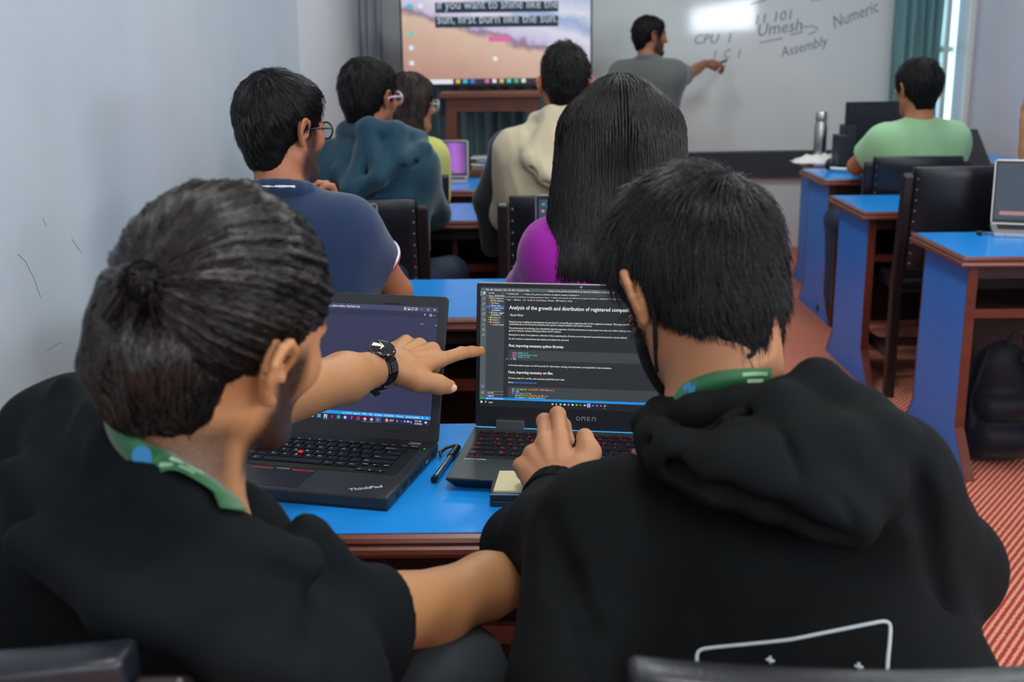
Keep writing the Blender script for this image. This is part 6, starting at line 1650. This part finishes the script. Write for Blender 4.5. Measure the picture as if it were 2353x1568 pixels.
# wristwatch with ceramic-look bracelet
WC = wL - fd * .014; wf_, wn = fd, nrm(bk - fd * np.dot(bk, fd)); wt = np.cross(wf_, wn)
MW = mat('black_ceramic', (10, 13, 17), rough=.12, spec=.6, coat=.6); MG = mat('watch_glass', (18, 22, 26), rough=.05, coat=.8); GOLD = mat('rose_gold', (214, 150, 110), rough=.25, metal=1)
wtc = person = None
watch = MB(); TW = Matrix([list(wt) + [0], list(wf_) + [0], list(wn) + [0], [0, 0, 0, 1]]).transposed(); TW.translation = Vector(WC)
case = MB(); case.T = TW @ Matrix.Translation((-.002, 0, .0315)); case.lathe([(.0001, 0), (.020, 0), (.0235, .003), (.0235, .008), (.0215, .0112), (.0190, .0116)], 32)
wroot = wb(case, 'wristwatch', MW, root)
g = MB(); g.T = case.T; g.lathe([(.0190, .0114), (.010, .0128), (.0001, .0132)], 32); wb(g, 'glass', MG, wroot)
g = MB(); g.T = case.T @ Matrix.Translation((0, 0, .0138)) @ Matrix.Rotation(radians(200), 4, 'Z'); g.box((-.0008, 0, -.0008), (.0008, .012, .0002)); g.T = case.T @ Matrix.Translation((0, 0, .0138)) @ Matrix.Rotation(radians(80), 4, 'Z'); g.box((-.0006, 0, -.001), (.0006, .010, .0002)); wb(g, 'hands', GOLD, wroot)
g = MB(); g.T = case.T @ Matrix.Translation((0, -.0245, .006)) @ Matrix.Rotation(pi / 2, 4, 'X'); g.lathe([(.003, -.002), (.003, .002), (.0001, .0025)], 10); wb(g, 'crown', MW, wroot)
bl = MB(); TWR = BVHTree.FromPolygons([tuple(p) for p in P3], [tuple(q) for q in Q3])
for i in range(30):
    a = radians(34 + 286 * i / 29)          # measured from the case round the thumb side and back
    dr = Vector(wt * sin(a) + wn * cos(a)); h_ = TWR.ray_cast(Vector(WC) + dr * .12, -dr)
    rad = (.12 - h_[3] if h_[0] is not None else .038) + .0022
    if 120 < math.degrees(a) < 230: rad += .004
    q = Vector(WC) + dr * rad
    bl.T = Matrix.Translation(q) @ (TW.to_3x3().to_4x4()) @ Matrix.Rotation(a, 4, 'Y')
    bl.box((-.0040, -.0130, -.0016), (.0040, .0130, .0022), .0007, .0012); bl.box((-.0032, -.0058, .0012), (.0032, .0058, .0036), .0007, .0006)
wb(bl, 'bracelet', MW, wroot)
g = MB(); g.T = TW @ Matrix.Translation((0.004, -.004, -.0425)) @ Matrix.Rotation(radians(12), 4, 'Y'); g.box((-.016, -.0085, -.0012), (.012, .0085, .001)); g.T = TW @ Matrix.Translation((-.010, -.012, -.047)) @ Matrix.Rotation(radians(-28), 4, 'Y'); g.box((-.012, -.0015, -.001), (.012, .0015, .001)); wb(g, 'clasp', M_STEEL, wroot)

# ---------------------------------------------------------------- person in the black hoodie
k = 1.06
R_ = rotm(20, 24, -5); skull = deep(1608, 595, 1.36); f = Frame(skull - R_ @ (V(0, -.018, .03) * k), R_, k); f.flare = {1: .8, -1: 1.1}
nb = deep(1668, 975, 1.34); LS, RS = deep(1372, 1215, 1.31), deep(2030, 1125, 1.235); pelv = V(.37, 1.05, .60)
root = person_root((pelv[0], pelv[1], .5), 'person in a black hoodie with short black hair, hand over the right laptop')
eL, wL = V(.0, 1.40, .835), deep(1284, 1140, 1.70)
eR, wR = deep(2165, 1305, 1.33), V(.52, 1.62, .84)
S = Shape(.0036); add_head(S, f, nb)
S.cone(f(0, -.055, -.05), nb + V(.0, -.004, .02), .050 * k, .058 * k, .03)
S.cone(nb, nb + V(0, 0, -.07), .060 * k, .075 * k, .03); S.cone(nb + V(0, 0, -.03), LS * .5 + nb * .5, .045, .045, .03); S.cone(nb + V(0, 0, -.03), RS * .5 + nb * .5, .045, .045, .03)
P1, Q1 = S.mesh(1)
Hn = Shape(.0022)
fd = nrm(deep(1246, 1052, 1.77) - wL); bk = nrm(cv(-.25, .45, .86))
Hn.chain([LS + V(0, .04, -.03), eL, wL], [.05, .04, .030], .02)
o2 = add_hand(Hn, wL, fd, bk, 1, 1.22, [(0, 84, 40), (0, 80, 40), (48, 72, 40), (58, 70, 40)], spread=(.12, .02, -.10, -.22), kk=.006, aim=[nrm(cv(-.05, .66, -.75)), nrm(cv(.02, .50, -.86)), None, None])
Hn.chain([wL + fd * .012 + cv(.014, 0, 0), deep(1336, 1080, 1.735), deep(1354, 1040, 1.755), deep(1344, 1004, 1.775)], [.021, .0190, .0160, .0135], .014)
for i in range(4):
    kn_ = o2[i][0][0]; Hn.cone(wL * .4 + kn_ * .6 + bk * .009, kn_ + bk * .003, .004, .0085, .012)
P3, Q3 = Hn.mesh(1)
A = Shape(.005); A.chain([RS, eR, wR], [.05, .04, .03], .02); add_hand(A, wR, nrm(V(-.3, .9, -.1)), V(0, 0, 1), -1, k, [(20, 30, 20)] * 4, thumb=[(.015, .022, -.004), (.045, .044, -.010), (.072, .050, -.020), (.092, .046, -.030)])
P2, Q2 = A.mesh(1)
body = to_obj('body', [(P1, Q1), (P2, Q2), (P3, Q3)], SK_TAN, root, lambda P: np.zeros(len(P)))
eyes(f, root)
G = Shape(.0048)
d = nrm(wL - eL); G.chain([LS, eL, wL + d * .01], [.076, .058, .047], .02); G.cut(wL - d * .004, d, .003, wL + d * .045, .085)
d = nrm(wR - eR); G.chain([RS, eR, wR + d * .01], [.076, .060, .050], .02); G.cut(wR, d, .003, wR + d * .045, .085)
G.ball(eR + cv(.006, -.002, .0), .056, .03)
G.cone(nb + V(-.02, -.01, -.075), LS + V(.01, 0, .004), .058, .072, .04); G.cone(nb + V(.02, -.01, -.075), RS + V(-.01, 0, .004), .060, .074, .04)
m1 = LS * .68 + nb * .32 + V(0, -.02, -.11); m2 = RS * .68 + nb * .32 + V(0, -.02, -.11)
G.cone(m1, pelv + V(-.10, -.02, .05), .105, .130, .06); G.cone(m2, pelv + V(.09, -.02, .05), .105, .130, .06); G.cone((m1 + m2) / 2, pelv + V(0, -.03, .04), .125, .145, .06)
G.cone(nb + V(0, .050, -.085), pelv + V(0, .08, .10), .075, .12, .04); G.cone(LS * .5 + nb * .5 + V(0, .035, -.05), RS * .5 + nb * .5 + V(0, .035, -.05), .062, .062, .04)
# the sleeve that hangs at the left, with the long crease beside it
G.cone(LS + V(0, 0, -.02), deep(1285, 1590, 1.19), .072, .062, .03)
G.chain([deep(1240, 1190, 1.255), deep(1300, 1330, 1.215), deep(1360, 1450, 1.175), deep(1405, 1590, 1.14)], .004, .03, 'd')
G.chain([deep(2085, 1020, 1.175), deep(2120, 1160, 1.155), deep(2165, 1390, 1.20)], .004, .03, 'd')
# hood lying on the back
rim = [deep(*p) for p in ((1560, 918, 1.42), (1512, 945, 1.37), (1486, 975, 1.30), (1520, 1016, 1.245), (1600, 1032, 1.215), (1700, 1000, 1.205), (1792, 935, 1.215), (1878, 872, 1.25), (1900, 900, 1.32), (1850, 925, 1.40))]
low = [deep(*p) for p in ((1496, 1000, 1.245), (1548, 1050, 1.195), (1640, 1090, 1.165), (1765, 1128, 1.145), (1885, 1168, 1.130), (1958, 1200, 1.130), (2005, 1125, 1.155), (2030, 1030, 1.195), (1975, 950, 1.24))]
G.chain(rim, [.014, .017, .019, .019, .019, .019, .019, .020, .017, .014], .012)
G.chain(low, [.020, .022, .024, .025, .025, .022, .024, .026, .026], .020)
for a, b in ((3, 1), (4, 2), (5, 3), (5, 4), (6, 4), (6, 5), (6, 6), (7, 7), (7, 8), (6, 7), (5, 2)): G.cone(rim[a] + cv(0, -.012, .002), low[b], .022, .024, .022)
G.cone(deep(1700, 1075, 1.155), deep(1930, 1030, 1.165), .026, .030, .03)
G.chain([deep(1525, 950, 1.35), deep(1600, 950, 1.268), deep(1700, 938, 1.250), deep(1795, 918, 1.258), deep(1865, 890, 1.30)], .021, .012)          # collar band behind the neck
G.chain([deep(1560, 992, 1.222), deep(1640, 1000, 1.205), deep(1710, 972, 1.20), deep(1790, 935, 1.215)], .008, .010, 'd')
G.chain([deep(1490, 1020, 1.215), deep(1560, 1082, 1.165), deep(1660, 1128, 1.135), deep(1780, 1170, 1.12), (deep(1960, 1248, 1.10))], .006, .014, 'd')
G.chain([deep(1782, 968, 1.165), deep(1812, 1030, 1.135), deep(1838, 1092, 1.118)], .0035, .008, 'd'); G.chain([deep(1870, 1105, 1.105), deep(1925, 1130, 1.10), deep(1962, 1200, 1.10)], .0035, .008, 'd'); G.chain([deep(1870, 1105, 1.105), deep(1960, 1095, 1.105), deep(2020, 1060, 1.13)], .0035, .008, 'd')
def h_folds(P): return .003 * ripple(P, 51, 13, 2) + .008 * (.35 - np.abs(ripple(P * V(1.4, 1, .45), 52, 9, 1))) * np.clip(ripple(P, 19, 6, 1) + .4, 0, 1)
hoodie = soft('hoodie', G, BLK2, root, 2, h_folds)
# cuff ribbing
d = nrm(wL - eL); a_ = nrm(np.cross(d, V(0, 0, 1))); b_ = np.cross(d, a_); mb = MB()
for i in range(6): mb.tube([wL - d * (.006 + .006 * i) + (a_ * cos(x) * .045 + b_ * sin(x) * .045) for x in np.linspace(0, 2 * pi, 33)], .005, 6, caps=False)
wb(mb, 'cuff', BLK2, root)
J = Shape(.008)
J.chain([pelv + V(.10, .03, 0), V(.52, 1.48, .57), V(.52, 1.46, .11)], [.10, .080, .06], .03); J.chain([pelv + V(-.10, .03, 0), V(.22, 1.50, .57), V(.22, 1.48, .11)], [.10, .080, .06], .03); J.cone(pelv + V(-.08, 0, 0), pelv + V(.08, 0, 0), .115, .115, .04)
soft('trousers', J, DENIM, root)
for a in (V(.52, 1.46, 0), V(.22, 1.48, 0)):
    Z = Shape(.008); Z.cone(a + V(0, -.03, .05), a + V(0, .15, .042), .045, .038, .02); Z.cone(a + V(0, 0, .10), a + V(0, 0, .05), .045, .045, .02); Z.cut((0, 0, .001), (0, 0, -1), .003); soft('shoe', Z, M_BLACK, root)
# outline print across the back
T = bvh(hoodie); PRN = mat('white_print', (196, 204, 208), rough=.7)
mb = MB(); row = []
for a, b in [(1606, 1568 - 6), (1603, 1530), (1602, 1506), (1612, 1494), (1640, 1489), (1700, 1483), (1770, 1476), (1820, 1470), (1880, 1458), (1940, 1446), (2000, 1434), (2030, 1429), (2042, 1434), (2045, 1446), (2043, 1480), (2040, 1510), (2038, 1545)]:
    q, n = hit(T, a, b, .0006)
    if q is not None: row.append(q)
mb.tube(smooth_path(row, 4), .0019, 6)
for a, b in ((1770, 1518), (1973, 1533)):
    q, n = hit(T, a, b, .0008)
    if q is not None: mb.tube([q + Vector(cv(-.004, .001, 0)), q + Vector(cv(.004, -.001, 0))], .0014, 6); mb.tube([q + Vector(cv(0, .004, 0)), q + Vector(cv(0, -.003, 0))], .0014, 6)
wb(mb, 'back_print', PRN, hoodie)
lanyard(root, bvh(hoodie, body), [(1552, 915), (1590, 895), (1625, 882), (1665, 872), (1705, 868), (1740, 866), (1770, 868)], .020, [(.16, .24, 0, 0, 1), (.70, .80, -.28, -.08, 0), (.82, .92, -.28, -.08, 0), (.72, .90, .10, .30, 0)])
# hair
H_H = hairmat('hair_cool_black', (27, 28, 30), .34)
def Hmask(L): return L[:, 2] > -.075
S = Shape(.0045); hair_shell(f, S, .010, .010, nape=-.108); S.cone(f(-.004, -.066, -.03), f(-.010, -.068, -.088), .052 * k, .026 * k, .02)
P, Q = S.mesh(2); N_ = normals(P, Q); P = P + N_ * (.0025 * ripple(P, 61, 70, 2))[:, None]
C = crown_strands(P, N_, f, 21000, .042, .009, (.022, -.078, .092), .30, 6, 62, lambda L: (L[:, 2] > -.03) & (L[:, 1] < .05), .22)
C2 = crown_strands(P, N_, f, 5000, .020, .003, (.022, -.078, .092), .35, 5, 63, lambda L: (L[:, 2] <= -.02) & (L[:, 1] < -.015), .5)
# longer front hair swept up and to the left
C4 = crown_strands(P, N_, f, 2600, .060, .020, (.06, -.06, .09), .35, 7, 64, lambda L: (L[:, 1] > -.01) & (L[:, 2] > .055), .0)
sp = [strands(C, .00055, .0002), strands(C2, .0005, .0002), strands(C4, .0006, .0002)]
to_obj('hair', [(P, Q, 0)] + [(a, b, 1) for a, b in sp], [H_BASE, H_H], root)
# face mask with ear loops
S = Shape(.004); e_ = .006
S.ball(f(0, .040, -.045), V(.062 + e_, .062 + e_, .062 + e_) * k, .02, 'u', f.R)
for s in (-1, 1): S.cone(f(s * .048, .012, -.060), f(s * .018, .072, -.100), .022 * k, .022 * k, .035)
S.cone(f(0, .095, -.01), f(0, .112, -.028), .010 * k, .018 * k, .02); S.cone(f(0, .072, -.100), f(0, .08, -.09), .024 * k, .02 * k, .02)
S.cut(f(0, .034, 0), f.R @ V(0, -1, -.25), .004); S.cut(f(0, 0, .004), f.R @ V(0, -.1, 1), .006)
msk = soft('face_mask', S, mat('black_mask_cloth', (8, 9, 11), rough=.9), root)
for s in (-1, 1):
    mb = MB(); mb.tube(smooth_path([f(s * .070, .034, -.010), f(s * .083, .012, .020), f(s * .087, -.012, .030), f(s * .084, -.030, .014), f(s * .080, -.034, -.018), f(s * .076, -.012, -.052), f(s * .062, .030, -.080)], 5), .0030, 6); wb(mb, 'ear_loop', mat('black_mask_cloth', (8, 9, 11)), msk)
